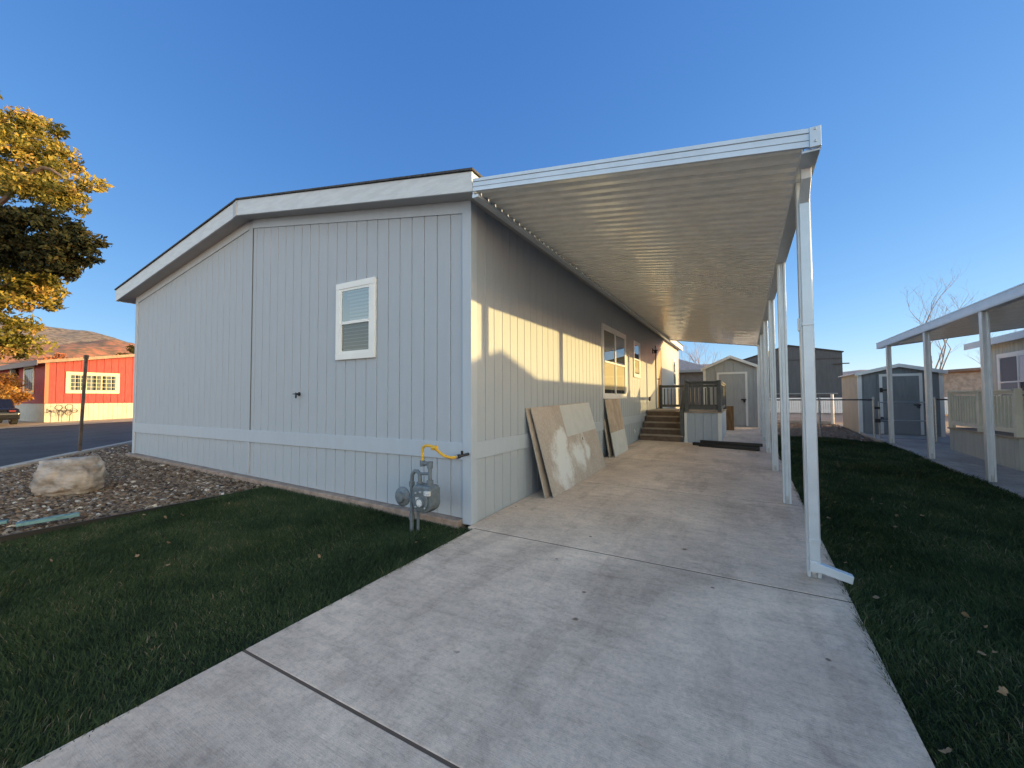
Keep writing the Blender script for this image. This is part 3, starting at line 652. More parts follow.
# ------------------------------------------------------------------ PORCH DECK WITH STAIRS
DZ = .98; DY0, DY1, DXR, SX, SY = 8.0, 11.3, 2.06, 1.2, 9.12
P = thing('porch', (1.0,9.6,.2), 'raised porch with brown steps and dark grey railings against the pale house wall', 'porch')
b = MB(); k = 0; y = SY
while y < DY1: b.box(.03,DXR+.02,y,min(y+.135,DY1),DZ-.03,DZ); y += .14
y = DY0-.02
while y < SY-.05: b.box(SX,DXR+.02,y,y+.135,DZ-.03,DZ-.0005); y += .14
b.build('deck_floor', deckb, P)
zg = .19
nr = 5; rise = (DZ-zg)/nr; run = .28
for i in range(nr-1):
    y = DY0+i*run; z = zg+rise*(i+1)
    t = MB().box(.04,SX-.03,y-.02,y+run+.01,z-.032,z).build('tread', deckb, P, bevel=.004)
for i in range(nr):
    y = DY0+i*run; MB().box(.04,SX-.035,y,y+.02,zg+rise*i-.02,zg+rise*(i+1)-.033).build('riser', stairb, P)
MB().box(SX-.035,SX+.005,DY0-.005,SY,zg-.04,zg+.14).build('stringer', trim, P)
b = MB(); siding_mesh(b,'x',SX+.02,DXR-.03,DY0+.0,-1,lambda u:gz(u,8)-.02,lambda u:DZ-.03,phase=.1); siding_mesh(b,'y',DY0+.03,DY1,DXR,1,lambda u:gz(2,u)-.02,lambda u:DZ-.03); siding_mesh(b,'y',DY0,SY,SX+.012,-1,lambda u:gz(1,u)-.02,lambda u:DZ-.03); S(b,'deck_skirting',trim,P)
b = MB(); b.box(DXR-.07,DXR+.012,DY0-.014,DY0+.0,.13,DZ-.03); b.box(DXR,DXR+.014,DY0-.012,DY0+.07,.13,DZ-.03); b.build('skirting_trim', white2, P, bevel=.002); MB().box(SX,SX+.07,DY0-.014,DY0+.0,.13,DZ-.03).build('skirting_trim', white2, P, bevel=.002)
def railing(root, p, q, z0, z1, m, sp=.115, post=.09, ends=(1,1), bw=.035, z0b=None):
    p = Vector(p); q = Vector(q); d = q-p; n = max(2, int(d.length/sp)); dz = (z0b-z0) if z0b is not None else 0
    t = MB(); t.bar((p.x,p.y,z1),(q.x,q.y,z1+dz),.09,.035); t.bar((p.x,p.y,z1-.04),(q.x,q.y,z1-.04+dz),.035,.05); tr = t.build('top_rail', m, root, bevel=.003)
    MB().bar((p.x,p.y,z0+.10),(q.x,q.y,z0+.10+dz),.035,.08).build('bottom_rail', m, root, bevel=.002)
    for i in range(1,n):
        c = p+d*i/n; MB().bar((c.x,c.y,z0+.14+dz*i/n),(c.x,c.y,z1-.09+dz*i/n),bw).build('baluster', m, root)
    for e, c, zz in ((ends[0],p,0),(ends[1],q,dz)):
        if e: MB().bar((c.x,c.y,z0-.02+zz*(z0b is not None)),(c.x,c.y,z1+.03+zz),post).build('rail_post', m, root, bevel=.004)
RZ = 1.76
railing(P,(SX+.06,DY0+.05,0),(DXR-.03,DY0+.05,0),DZ,RZ,deckg)
railing(P,(DXR-.03,DY0+.14,0),(DXR-.03,DY1-.06,0),DZ,RZ,deckg,ends=(0,1))
railing(P,(.08,DY1-.06,0),(DXR-.12,DY1-.06,0),DZ,RZ,deckg,ends=(1,0))
railing(P,(SX-.06,DY0+.04,0),(SX-.06,SY,0),zg,1.02,deckg,ends=(1,1),z0b=DZ)

# ------------------------------------------------------------------ GAS METER
G = thing('gas_meter', (-.42,-.40,-.02), 'grey gas meter with round regulator and yellow hose beside the house corner', 'gas meter')
gy = -.40
b = MB(); b.tube([(-.47,gy,-.08),(-.47,gy,.50),(-.462,gy,.56),(-.43,gy,.598),(-.395,gy,.598),(-.365,gy,.575),(-.36,gy,.52),(-.36,gy,.44)],.021,12)
for z in (.12,.30,.46): b.lathe((-.47,gy,z),[(.03,-.025),(.03,.025)],n=8)
b.build('inlet_pipe', gasg, G, smooth=False)
b = MB(); b.tube([(-.41,gy+.03,-.08),(-.41,gy+.03,.24)],.016,8); b.build('support_leg', gasg, G)
b = MB(); b.lathe((-.60,gy,.315),[(.03,.05),(.05,.045),(.098,.012),(.103,.006),(.103,-.006),(.098,-.012),(.06,-.03),(.05,-.055),(.02,-.06)],axis=1,n=28); b.lathe((-.56,gy,.315),[(.03,-.02),(.03,.02),(.022,.03),(.022,.10)],axis=0,n=12)
b.build('regulator', gasg, G, smooth=False)
b = MB(); b.prism([(-.405,.43),(-.385,.47),(-.18,.47),(-.155,.44),(-.15,.30),(-.17,.235),(-.225,.20),(-.33,.20),(-.385,.235),(-.405,.30)],1,gy-.075,gy+.085); mb = b.build('meter_case', gasg, G, bevel=.018)
b = MB(); b.prism([(-.33,.425),(-.205,.425),(-.185,.38),(-.185,.285),(-.21,.235),(-.32,.235),(-.345,.285),(-.345,.38)],1,gy-.10,gy-.07); b.build('meter_face', gasg, mb, bevel=.008)
b = MB(); b.lathe((-.265,gy-.10,.31),[(.05,0),(.05,-.014),(.044,-.017)],axis=1,n=20); b.build('index_cover', gasg, mb)
for bx0, bz0 in ((-.325,.40),(-.325,.26),(-.205,.26),(-.265,.415),(-.21,.40)):
    MB().lathe((bx0,gy-.10,bz0),[(.011,0),(.011,-.008),(.006,-.010)],axis=1,n=6).build('bolt', galv, mb)
MB().lathe((-.265,gy-.118,.31),[(.036,0),(.036,-.002)],axis=1,n=20).build('dial', labelm, mb)
b = MB(); b.box(-.215,-.150,gy-.106,gy-.077,.385,.43); b.build('label_plate', labelm, mb)
b = MB(); b.box(-.325,-.285,gy-.106,gy-.099,.33,.36); b.build('label_plate', labelm, mb)
b = MB(); b.tube([(-.225,gy,.45),(-.225,gy,.66)],.020,10); b.lathe((-.225,gy,.50),[(.034,-.03),(.034,.02)],n=8); b.lathe((-.36,gy,.46),[(.034,-.03),(.034,.03)],n=8); b.tube([(-.36,gy,.575),(-.225,gy,.585)],.015,8)
b.tube([(-.225,gy,.66),(-.225,gy,.68),(-.25,gy,.685),(-.33,gy,.69)],.022,10); b.lathe((-.225,gy,.66),[(.03,-.02),(.03,.05)],n=8); b.lathe((-.325,gy,.665),[(.028,-.01),(.028,.05)],n=8)
b.build('outlet_pipe', gasg, G)
hp = [(-.325,gy,.71),(-.326,gy,.80),(-.318,gy,.845),(-.285,gy,.868),(-.23,gy+.01,.868),(-.185,gy+.02,.85),(-.14,gy+.05,.80),(-.10,gy+.08,.765),(-.06,gy+.13,.745),(-.035,gy+.18,.745)]
def smoothp(p, k=5):
    out = []; p = [Vector(q) for q in p]
    for i in range(len(p)-1):
        a,b_,c,d = p[max(i-1,0)],p[i],p[i+1],p[min(i+2,len(p)-1)]
        for j in range(k):
            t=j/k; out.append(.5*((2*b_)+(c-a)*t+(2*a-5*b_+4*c-d)*t*t+(3*b_-a-3*c+d)*t**3))
    return out+[p[-1]]
b = MB(); sp = smoothp(hp); b.tube(sp,[.014+.0016*(i%2) for i in range(len(sp))],10); b.lathe((-.185,gy+.02,.85),[(.026,-.03),(.026,.03)],axis=0,n=6); b.build('gas_hose', yellow, G)
b = MB(); b.tube([(-.035,gy+.18,.745),(-.02,gy+.26,.75),(-.015,-.0,.755)],.016,8); b.lathe((-.025,gy+.21,.747),[(.024,-.02),(.024,.02)],axis=1,n=8); b.bar((-.02,gy+.27,.75),(-.02,gy+.27,.80),.02,.02); b.build('valve', black, G)
b = MB(); b.lathe((-.033,gy+.185,.745),[(.022,-.012),(.022,.012)],axis=1,n=6); b.build('fitting', galv, G)

# ------------------------------------------------------------------ LEANING SHEETS
def sheet_thing(name, y0, y1, xb, xt, z0, h, th, mfront, label, cat, z0b=None, yt=0):
    """board leaning on the wall: bottom at xb, top at xt; local object space y along, z up the board"""
    dz = (z0b if z0b is not None else z0)-z0
    ang = math.asin((xb-xt)/h)
    r = thing(name, (xb,y0,z0), label, cat)
    b = MB(); L = y1-y0; b.hexa([(-th,0,0),(0,0,0),(0,L,0),(-th,L,0),(-th,0,h),(0,0,h),(0,L,h),(-th,L,h)])
    me = b.build('face', mfront); me.parent = r
    ed = MB(); e=.0015
    ed.box(-th+.001,-.001,-e,0,.001,h-.001); ed.box(-th+.001,-.001,L,L+e,.001,h-.001); ed.box(-th+.001,-.001,0,L,h,h+e)
    eo = ed.build('edge', dryedge); eo.parent = r
    r.rotation_euler = (math.atan2(dz, L), -ang, 0)
    return r, L
def gd(x,y): return gz(x,y)+.004
sheet_thing('drywall_sheet', 1.30,3.72,.285,.012,gd(.28,1.3),1.215,.014,dryplain,'rear tan drywall sheet with ragged edge closest to the grey wall','drywall sheet',z0b=gd(.28,3.7))
s1, L1 = sheet_thing('drywall_sheet', 1.38,3.80,.37,.055,gd(.37,1.38),1.22,.015,dryw,'front tan drywall sheet with sprayed white blotches and white upper corner','drywall sheet',z0b=gd(.37,3.8))
b = MB(); b.box(.0005,.004,.98,L1,.72,1.218); o = b.build('white_face', drywhite); o.parent = s1
b = MB(); b.box(.0005,.003,1.60,1.625,.60,.645); o = b.build('torn_hole', dark); o.parent = s1
s2, L2 = sheet_thing('drywall_sheet', 4.88,6.02,.22,.03,gd(.2,4.9),1.21,.014,dryplain,'upright tan drywall offcut with white lower half leaning below the large window','drywall sheet',z0b=gd(.2,6))
b = MB(); b.box(.0005,.004,0,L2,0,.50); o = b.build('white_face', drywhite); o.parent = s2
sheet_thing('drywall_sheet', 4.78,5.1,.13,.02,gd(.1,4.8),.78,.014,dryplain,'short narrow drywall strip tucked behind the upright offcut','drywall sheet')

# black bars lying on the driveway
zb = gz(2.2,7.2)
b = MB(); b.bar((1.60,7.42,zb+.045),(2.86,7.16,zb+.045),.10,.085); solo(b,'metal_bar',black,(2.2,7.3,zb),'long flat black metal bar nearest the camera in the pile on the driveway','metal bar','black bars piled on the driveway',bevel=.006)
b = MB(); b.bar((1.44,7.60,zb+.045),(2.78,7.34,zb+.045),.09,.085); solo(b,'metal_bar',black,(2.1,7.45,zb),'black metal bar farthest back in the pile, its end jutting out left','metal bar','black bars piled on the driveway',bevel=.006)
b = MB(); b.bar((1.62,7.50,zb+.12),(2.92,7.24,zb+.12),.07,.07); solo(b,'metal_bar',black,(2.2,7.4,zb),'black metal bar lying on top of the other bars in the pile','metal bar','black bars piled on the driveway',bevel=.006)
# brown wood panel leaning by the shed
zb = gz(2.3,11.9)
b = MB(); b.hexa([(2.08,11.8,zb),(2.36,11.75,zb),(2.36,11.78,zb),(2.08,11.83,zb),(2.06,12.0,zb+.76),(2.34,11.95,zb+.76),(2.34,11.98,zb+.76),(2.06,12.03,zb+.76)])
b = MB().box(2.02,2.27,11.85,12.1,zb-.01,zb+.80); bx_=solo(b,'wooden_box',wood,(2.2,11.7,zb),'narrow upright brown wooden box standing between the porch and the shed','box',bevel=.006)

# ------------------------------------------------------------------ SHEDS
def shed(name, x0, x1, y0, y1, ez, pz, mw, mf, mside, mroof, door, label, trimm=white2, facing=None, hinge=True):
    zb = gz((x0+x1)/2,y0)-.01; xm = (x0+x1)/2; R_ = thing(name, (xm,(y0+y1)/2,zb), label, 'shed')
    zt = lambda u: pz-(pz-ez)*abs(u-xm)/((x1-x0)/2)
    b = MB(); siding_mesh(b,'x',x0,x1,y0,-1,lambda u:zb,zt,extra=(xm,),phase=xm+.1,pitch=.305); S(b,'end_wall',mf,R_); b = MB(); b.add([(x0,y1,zb),(x1,y1,zb),(x1,y1,ez),(xm,y1,pz),(x0,y1,ez)],[(0,1,2,3,4)]); S(b,'end_wall',mf,R_)
    b = MB(); siding_mesh(b,'y',y0,y1,x0,-1,lambda u:zb,lambda u:ez); S(b,'side_wall',mside,R_); b = MB(); siding_mesh(b,'y',y0,y1,x1,1,lambda u:zb,lambda u:ez); S(b,'side_wall',mside,R_)
    t = .075
    b = MB(); b.box(x0-.012,x0+t,y0-.014,y0,zb,ez-.02); b.box(x1-t,x1+.012,y0-.014,y0,zb,ez-.02); b.box(x0-.0135,x0,y0-.012,y0+t,zb,ez-.02); b.box(x1,x1+.0135,y0-.012,y0+t,zb,ez-.02); b.build('corner_trim', trimm, R_)
    b = MB(); sl=(pz-ez)/((x1-x0)/2); ov=.09
    def sl2(mb,xa,xb,ya,yb,dz,th):
        za = pz-sl*abs(xa-xm)+dz; zc = pz-sl*abs(xb-xm)+dz
        mb.hexa([(xa,ya,za),(xb,ya,zc),(xb,yb,zc),(xa,yb,za),(xa,ya,za+th),(xb,ya,zc+th),(xb,yb,zc+th),(xa,yb,za+th)])
    sl2(b,x0-ov,xm,y0-.06,y1+.06,.012,.03); sl2(b,xm,x1+ov,y0-.06,y1+.06,.012,.03); b.build('roof', mroof, R_)
    b = MB(); sl2(b,x0-ov,xm,y0-.085,y0-.061,-.06,.10); sl2(b,xm,x1+ov,y0-.085,y0-.061,-.06,.10); b.build('barge_board', trimm, R_)
    a0,a1,dz = door
    b = MB(); b.box(a0,a1,y0-.022,y0-.001,zb+.06,dz); dd = b.build('door', mf, R_, bevel=.003)
    b = MB(); f=.07; b.box(a0-f,a0,y0-.03,y0-.001,zb+.04,dz+f); b.box(a1,a1+f,y0-.03,y0-.001,zb+.04,dz+f); b.box(a0,a1,y0-.03,y0-.001,dz,dz+f); b.build('door_trim', trimm, dd, bevel=.003)
    if hinge:
        b = MB(); 
        for hz in (dz-.42, zb+.45): b.box(a0-.05,a0+.13,y0-.04,y0-.03,hz,hz+.035); b.box(a0-.07,a0-.0,y0-.045,y0-.03,hz-.05,hz+.085)
        b.build('hinge', black, dd)
    b = MB(); zl = (zb+dz)/2; b.box(a1-.14,a1+.02,y0-.05,y0-.03,zl,zl+.05); b.box(a1-.07,a1-.0,y0-.055,y0-.03,zl-.07,zl+.02); b.build('latch', black, dd, bevel=.004)
    return R_
shed('garden_shed',1.27,3.06,13.3,16.2,2.44,2.84,sgrey,sgrey,sgrey,white2,(1.78,2.62,2.20),'pale grey gabled garden shed behind the porch at the end of the driveway',hinge=False)
shed('garden_shed',5.62,7.48,12.44,14.9,2.06,2.28,sblue,sblue,sbeige,whitish,(6.17,6.98,1.95),'slate blue garden shed with beige side and white door trim past the fence gate')

# ------------------------------------------------------------------ FENCES
def chain_fence(R_, x0, x1, y, zt, posts, m=galv, axis='x'):
    def Pt(u,z): return (u,y,z) if axis=='x' else (y,u,z)
    g_ = lambda u: gz(u,y) if axis=='x' else gz(y,u)
    for p in posts:
        b = MB(); b.tube([Pt(p,g_(p)-.05),Pt(p,zt+.03)],.026,10); b.lathe(Pt(p,zt+.03),[(.032,-.01),(.032,.01),(.022,.03),(.008,.045)],n=10); b.build('fence_post', m, R_)
    b = MB(); b.tube([Pt(x0,zt),Pt(x1,zt)],.019,8); b.build('top_rail', postm, R_)
    b = MB(); s = .06; r = .0014; L = x1-x0
    zb_ = max(g_(x0),g_(x1))+.03; Hh = zt-zb_; u = x0-Hh
    def clip(ua,za,ub,zb2):
        # clip segment in u to [x0,x1]
        if ua > ub: ua,za,ub,zb2 = ub,zb2,ua,za
        if ub<=x0 or ua>=x1: return None
        if ua<x0: za += (zb2-za)*(x0-ua)/(ub-ua); ua=x0
        if ub>x1: zb2 = za+(zb2-za)*(x1-ua)/(ub-ua); ub=x1
        return ua,za,ub,zb2
    while u < x1+Hh:
        for seg in ((u,zb_,u+Hh,zt),(u+Hh,zb_,u,zt)):
            c = clip(*seg)
            if c: b.tube([Pt(c[0],c[1]),Pt(c[2],c[3])],r,3,cap=False)
        u += s
    b.build('wire_mesh', m, R_)
F1 = thing('chain_link_fence',(4.4,10.85,.2),'grey chain link fence across the lawn between carport posts and slate shed gate','fence')
chain_fence(F1,3.2,5.62,10.85,1.27,[3.22,4.44,5.62])
F2 = thing('chain_link_gate',(6.2,10.8,.2),'closed chain link gate in front of the slate shed','gate')
b = MB()
for x in (5.72,6.66):
    b.tube([(x,10.8,.24),(x,10.8,1.22)],.018,8)
for z in (.26,.72,1.20): b.tube([(5.72,10.8,z),(6.66,10.8,z)],.016,8)
b.build('gate_frame', galv, F2)
b = MB(); b.box(5.63,5.74,10.76,10.80,.66,.76); b.box(5.63,5.74,10.76,10.80,1.02,1.08); b.build('latch', black, F2)
b = MB(); u=5.0
while u<6.66:
    for s_ in (1,-1):
        ua,za,ub,zb2 = (u,.28,u+.9,1.18) if s_>0 else (u,1.18,u+.9,.28)
        t0=max(0,(5.73-ua)/.9); t1=min(1,(6.65-ua)/.9)
        if t1>t0: b.tube([(ua+.9*t0,10.8,za+(zb2-za)*t0),(ua+.9*t1,10.8,za+(zb2-za)*t1)],.0014,3,cap=False)
    u+=.06
b.build('wire_mesh', galv, F2)
F3 = thing('chain_link_fence',(8.0,10.85,.2),'short chain link fence from the gate to the neighbouring house behind its deck','fence')
chain_fence(F3,6.84,8.95,10.85,1.27,[6.84,7.9,8.93])
F4 = thing('chain_link_fence',(4.4,16.2,.2),'second chain link fence beyond the gravel with a white capped corner post','fence')
chain_fence(F4,3.25,5.5,16.05,1.36,[3.4,5.5])
b = MB(); b.tube([(5.5,16.05,.3),(5.5,16.05,1.45)],.05,10); b.build('cap_post', white2, F4)
PF = thing('picket_fence',(4,29,.35),'low white picket fence in front of the large dark building','fence')
b = MB()
for i in range(160):
    x = -6+i*.12; b.box(x,x+.105,28.98,29.0,.33,1.27)
b.build('picket', white2, PF)
b = MB(); b.box(-6,13.2,29.0,29.05,1.10,1.30); b.box(-6,13.2,29.0,29.05,.45,.55); b.build('rail', white2, PF)

# ------------------------------------------------------------------ OTHER BUILDINGS
# big dark building
B = thing('workshop',(5.5,36,.4),'large dark blue grey gabled building behind the white picket fence','building')
x0,x1,xm,y0,y1=2.5,8.35,5.35,31.2,42; ez1,ez2,pz=4.05,4.35,4.98
b = MB(); b.add([(x0,y0,.3),(x1,y0,.3),(x1,y0,ez2),(xm,y0,pz),(x0,y0,ez1)],[(0,1,2,3,4)]); b.add([(x0,y1,.3),(x1,y1,.3),(x1,y1,ez2),(xm,y1,pz),(x0,y1,ez1)],[(0,1,2,3,4)]); b.add([(x0,y0,.3),(x0,y1,.3),(x0,y1,ez1),(x0,y0,ez1)],[(0,1,2,3)]); b.add([(x1,y0,.3),(x1,y1,.3),(x1,y1,ez2),(x1,y0,ez2)],[(0,1,2,3)]); b.build('wall', dbl, B)
b = MB(); b.hexa([(x0-.1,y0-.1,ez1),(xm,y0-.1,pz),(xm,y1,pz),(x0-.1,y1,ez1),(x0-.1,y0-.1,ez1+.06),(xm,y0-.1,pz+.06),(xm,y1,pz+.06),(x0-.1,y1,ez1+.06)]); b.hexa([(xm,y0-.1,pz),(x1+.08,y0-.1,ez2),(x1+.08,y1,ez2),(xm,y1,pz),(xm,y0-.1,pz+.06),(x1+.08,y0-.1,ez2+.06),(x1+.08,y1,ez2+.06),(xm,y1,pz+.06)]); b.build('roof', shingle, B)
b = MB(); b.box(x0+.05,x1-.05,y0-.03,y0-.001,3.93,3.99); b.box(x1-.5,x1+.35,y0-.12,y0-.05,3.55,3.62); b.build('gable_trim', shingle, B)
b = MB(); b.box(x0+.3,x1-.3,y0-.06,y0-.002,1.55,1.62); b.build('sill_band', sblue, B)
# grey hipped house just past the main home
B = thing('hipped_house',(-4,24,.4),'low grey house with shingled hip roof seen between the home and garden shed','house')
x0,x1,y0,y1=-9,1.1,20,27; ez=2.80
b = MB(); siding_mesh(b,'x',x0,x1,y0,-1,lambda u:.35,lambda u:ez); siding_mesh(b,'y',y0,y1,x1,1,lambda u:.35,lambda u:ez); S(b,'wall',mat('charcoal_siding',(.10,.10,.105),.8,var=.1),B)
b = MB(); e=.25; b.add([(x0-e,y0-e,ez),(x1+e,y0-e,ez),(x1+e,y1+e,ez),(x0-e,y1+e,ez),(x0+3,23.5,ez+1.35),(x1-3.2,23.5,ez+1.35)],[(0,1,5,4),(1,2,5),(2,3,4,5),(3,0,4),(3,2,1,0)]); b.build('roof', shingle_g, B)
b = MB(); b.box(x0-e,x1+e,y0-e-.02,y0-e,ez-.12,ez+.01); b.build('fascia', sblue, B)

# neighbour's home on the right
N_ = thing('mobile_home',(13,6,.1),'sage grey neighbouring home with white window frames behind the cream deck railing','house')
nx0,nx1,ny0,ny1=9.05,17.6,-5,14.6; nez=2.98; nm=(nx0+nx1)/2; npz=nez+.285*(nx1-nx0)/2
b = MB(); siding_mesh(b,'y',ny0,ny1,nx0,-1,lambda u:.0,lambda u:nez+.02,phase=.07); S(b,'side_wall',nwall,N_)
b = MB()
for yy in (ny0,ny1): b.add([(nx0,yy,0),(nx1,yy,0),(nx1,yy,nez),(nm,yy,npz),(nx0,yy,nez)],[(0,1,2,3,4)])
b.add([(nx1,ny0,0),(nx1,ny1,0),(nx1,ny1,nez),(nx1,ny0,nez)],[(0,1,2,3)]); b.build('end_wall', nwall, N_, fixn=False)
b = MB(); slope(b,nx0-.28,nm,ny0-.3,ny1+.3,nez-.04,npz,.05); slope(b,nm,nx1+.28,ny0-.3,ny1+.3,npz,nez-.04,.05); b.build('roof', shingle, N_)
b = MB(); b.box(nx0-.30,nx0-.281,ny0-.3,ny1+.3,nez-.16,nez+.03); b.box(nx0-.281,nx0,ny0-.3,ny1+.3,nez-.06,nez-.045)
b.hexa([(nx0-.3,ny1+.3,nez-.16),(nm,ny1+.3,npz-.1),(nm,ny1+.32,npz-.1),(nx0-.3,ny1+.32,nez-.16),(nx0-.3,ny1+.3,nez+.03),(nm,ny1+.3,npz+.06),(nm,ny1+.32,npz+.06),(nx0-.3,ny1+.32,nez+.03)]); b.build('fascia', fasciam, N_)
b = MB(); b.box(nx0-.02,nx0,ny1-.1,ny1+.01,.1,nez); b.build('corner_board', trim, N_)
window(N_, (nx0-.001,13.62,1.22), (0,-1,0), (-1,0,0), 1.9, 1.25, cols=2, split=.42, fr=.09, blind=None)
# unseen gable added to the neighbour's roof, shaped for the peaked wall shadow
pk=7.2; b = MB(); hz=3.76; hw=2.35; b.add([(8.85,pk-hw,hz-.31*hw),(8.85,pk,hz),(8.85,pk+hw,hz-.31*hw),(13.2,pk-hw,hz-.31*hw),(13.2,pk,hz),(13.2,pk+hw,hz-.31*hw)],[(0,1,2),(5,4,3),(0,3,4,1),(1,4,5,2),(2,5,3,0)]); b.build('shadow_gable', nwall, N_)
# neighbour's deck
ND = thing('deck',(7.8,8,.1),'raised deck with cream railing and grey skirting beside the neighbouring home','deck')
b = MB(); siding_mesh(b,'y',6.66,9.38,6.63,-1,lambda u:gz(6.6,u)-.02,lambda u:.62,pitch=.4); siding_mesh(b,'x',6.63,9.03,6.66,-1,lambda u:gz(u,6.6)-.02,lambda u:.62,pitch=.4); siding_mesh(b,'x',6.63,9.03,9.38,1,lambda u:gz(u,9.4)-.02,lambda u:.62,pitch=.4); S(b,'deck_skirting',nwall,ND)
MB().box(6.60,9.03,6.64,9.40,.62,.65).build('deck_floor', deckb, ND)
railing(ND,(6.66,9.33,0),(6.66,8.0,0),.65,1.45,cream,sp=.12)
railing(ND,(6.66,7.95,0),(6.66,6.72,0),.65,1.45,cream,sp=.12,ends=(0,1))
railing(ND,(6.75,9.33,0),(9.0,9.33,0),.65,1.45,cream,sp=.12,ends=(0,0))
# brown house far right
B = thing('brown_house',(16,36,.4),'brown low house behind the bare tree past the slate shed','house')
b = MB(); x0,x1,y0,y1=12.0,22,31,40; b.add([(x0,y0,.3),(x1,y0,.3),(x1,y0,3.0),(x0,y0,2.7)],[(0,1,2,3)]); b.add([(x0,y0,.3),(x0,y1,.3),(x0,y1,2.7),(x0,y0,2.7)],[(0,1,2,3)]); b.build('wall', brownw, B, fixn=False)
b = MB(); b.hexa([(x0-.3,y0-.3,2.7),(x1,y0-.3,3.35),(x1,y1,3.35),(x0-.3,y1,2.7),(x0-.3,y0-.3,2.85),(x1,y0-.3,3.5),(x1,y1,3.5),(x0-.3,y1,2.85)]); b.build('roof', mat('brown_roof',(.15,.11,.10),.85,var=.2), B)
window(B,(15.2,y0-.001,1.0),(1,0,0),(0,-1,0),.9,1.4,split=.5,fr=.1)

# red house across the road
RH = thing('red_house',(-32,7,.35),'red mobile home with cream windows and cream skirting across the road','house')
x1=-28.48; y0=2.98; rz=.35; wt=lambda u: 3.30+.17*max(0,min(u-y0,4.6))-.17*max(0,u-y0-4.6); sk=1.22
b = MB(); siding_mesh(b,'y',y0,y0+9.2,x1,1,lambda u:sk-.02,wt,extra=(y0+4.6,),pitch=.305,half=.012,dep=.02); S(b,'gable_wall',redw,RH)
b = MB(); siding_mesh(b,'x',x1-14,x1,y0,-1,lambda u:sk-.02,lambda u:3.3,pitch=.305,half=.012,dep=.02); S(b,'side_wall',redd,RH)
b = MB(); siding_mesh(b,'y',y0,y0+9.2,x1-.01,1,lambda u:rz-.1,lambda u:sk,pitch=.2,half=.01,dep=.015); siding_mesh(b,'x',x1-14,x1,y0+.01,-1,lambda u:rz-.1,lambda u:sk,pitch=.2,half=.01,dep=.015); S(b,'skirting',rskirt,RH)
b = MB(); b.box(x1,x1+.03,y0-.02,y0+.12,sk,3.3); b.build('corner_board', mat('red_trim',(.52,.16,.09),.7), RH)
b = MB(); e=.35; b.hexa([(x1-14,y0-e,3.28-.06),(x1+.3,y0-e,3.28-.06),(x1+.3,y0+4.6,4.09),(x1-14,y0+4.6,4.09),(x1-14,y0-e,3.44-.06),(x1+.3,y0-e,3.44-.06),(x1+.3,y0+4.6,4.25),(x1-14,y0+4.6,4.25)])
b.hexa([(x1-14,y0+4.6,4.09),(x1+.3,y0+4.6,4.09),(x1+.3,y0+9.6,3.22),(x1-14,y0+9.6,3.22),(x1-14,y0+4.6,4.25),(x1+.3,y0+4.6,4.25),(x1+.3,y0+9.6,3.38),(x1-14,y0+9.6,3.38)]); b.build('roof', rroof, RH)
b = MB(); b.box(x1-14,x1+.32,y0-e-.02,y0-e,3.14,3.40); b.build('fascia', mat('taupe_fascia',(.25,.19,.17),.7), RH)
window(RH,(x1+.001,y0+.87,1.88),(0,1,0),(1,0,0),1.86,.86,cols=3,split=None,fr=.14,m=cwin,blind='curtain',grid=(3,4),bm=blindm)
window(RH,(-32.1,y0-.001,1.85),(1,0,0),(0,-1,0),1.6,1.3,cols=1,split=None,fr=.14,m=cwin,blind='curtain')
window(RH,(-34.9,y0-.001,1.5),(1,0,0),(0,-1,0),.9,1.6,cols=1,split=.5,fr=.12,m=cwin,blind='slat')
b = MB(); b.lathe((-33.4,y0-.12,2.75),[(.05,0),(.16,.05),(.16,.38),(.05,.45)],n=10); b.box(-33.45,-33.35,y0-.1,y0,2.9,3.0); b.build('porch_lamp', lampm, RH)
# wire ornament by the red house
b = MB()
def loop(cy,cz,r,x=-28.2): b.tube([(x,cy+r*math.cos(t*math.pi/8),cz+r*math.sin(t*math.pi/8)) for t in range(17)],.014,5)
for c in ((3.42,1.0,.13),(3.50,.72,.11),(3.80,1.02,.14),(3.78,.72,.12),(4.0,.82,.10),(3.60,.88,.10)): loop(*c)
b.tube([(-28.2,3.0,.83),(-28.2,3.7,.84),(-28.2,4.15,.80)],.016,5); b.tube([(-28.2,3.18,.83),(-28.2,3.0,.92),(-28.2,2.98,.74),(-28.2,3.18,.83)],.02,5)
for yy in (3.42,3.82): b.tube([(-28.2,yy,.28),(-28.2,yy+.03,.9)],.014,5)
solo(b,'yard_ornament',rustm,(-28.2,3.6,.3),'dark looped wire yard ornament against the cream skirting of the red house','garden ornament')
# dark parked car at the left edge
CX = -2.3
CR = thing('parked_car',(-27.6,1.0,.28),'black parked car at the left edge in front of the red house','car')
b = MB(); prof=[(-27.9,.52),(-27.9,.95),(-27.2,1.04),(-26.9,1.42),(-25.2,1.44),(-24.65,1.06),(-23.95,1.0),(-23.80,.80),(-23.82,.5)]
b.prism([(q[0]+CX,q[1]) for q in prof],1,.3,1.75); b.build('body', carp, CR, bevel=.07)
b = MB(); b.prism([(-27.05+CX,1.08),(-26.8+CX,1.36),(-25.3+CX,1.38),(-24.9+CX,1.08)],1,.285,1.765); b.build('side_window', glass, CR)
for xx in (-27.1+CX,-24.5+CX):
    for yy in (.27,1.56):
        b = MB(); b.lathe((xx,yy,.60),[(.2,0),(.33,.01),(.33,.2),(.2,.21)],axis=1,n=20); w_=b.build('wheel', rub, CR)
        b = MB(); b.lathe((xx,yy-.01,.60),[(.19,0),(.19,.02)],axis=1,n=14); b.build('rim', galv, w_)
b = MB(); b.box(-23.83+CX,-23.78+CX,1.40,1.60,.86,.93); b.build('tail_light', redlight, CR)

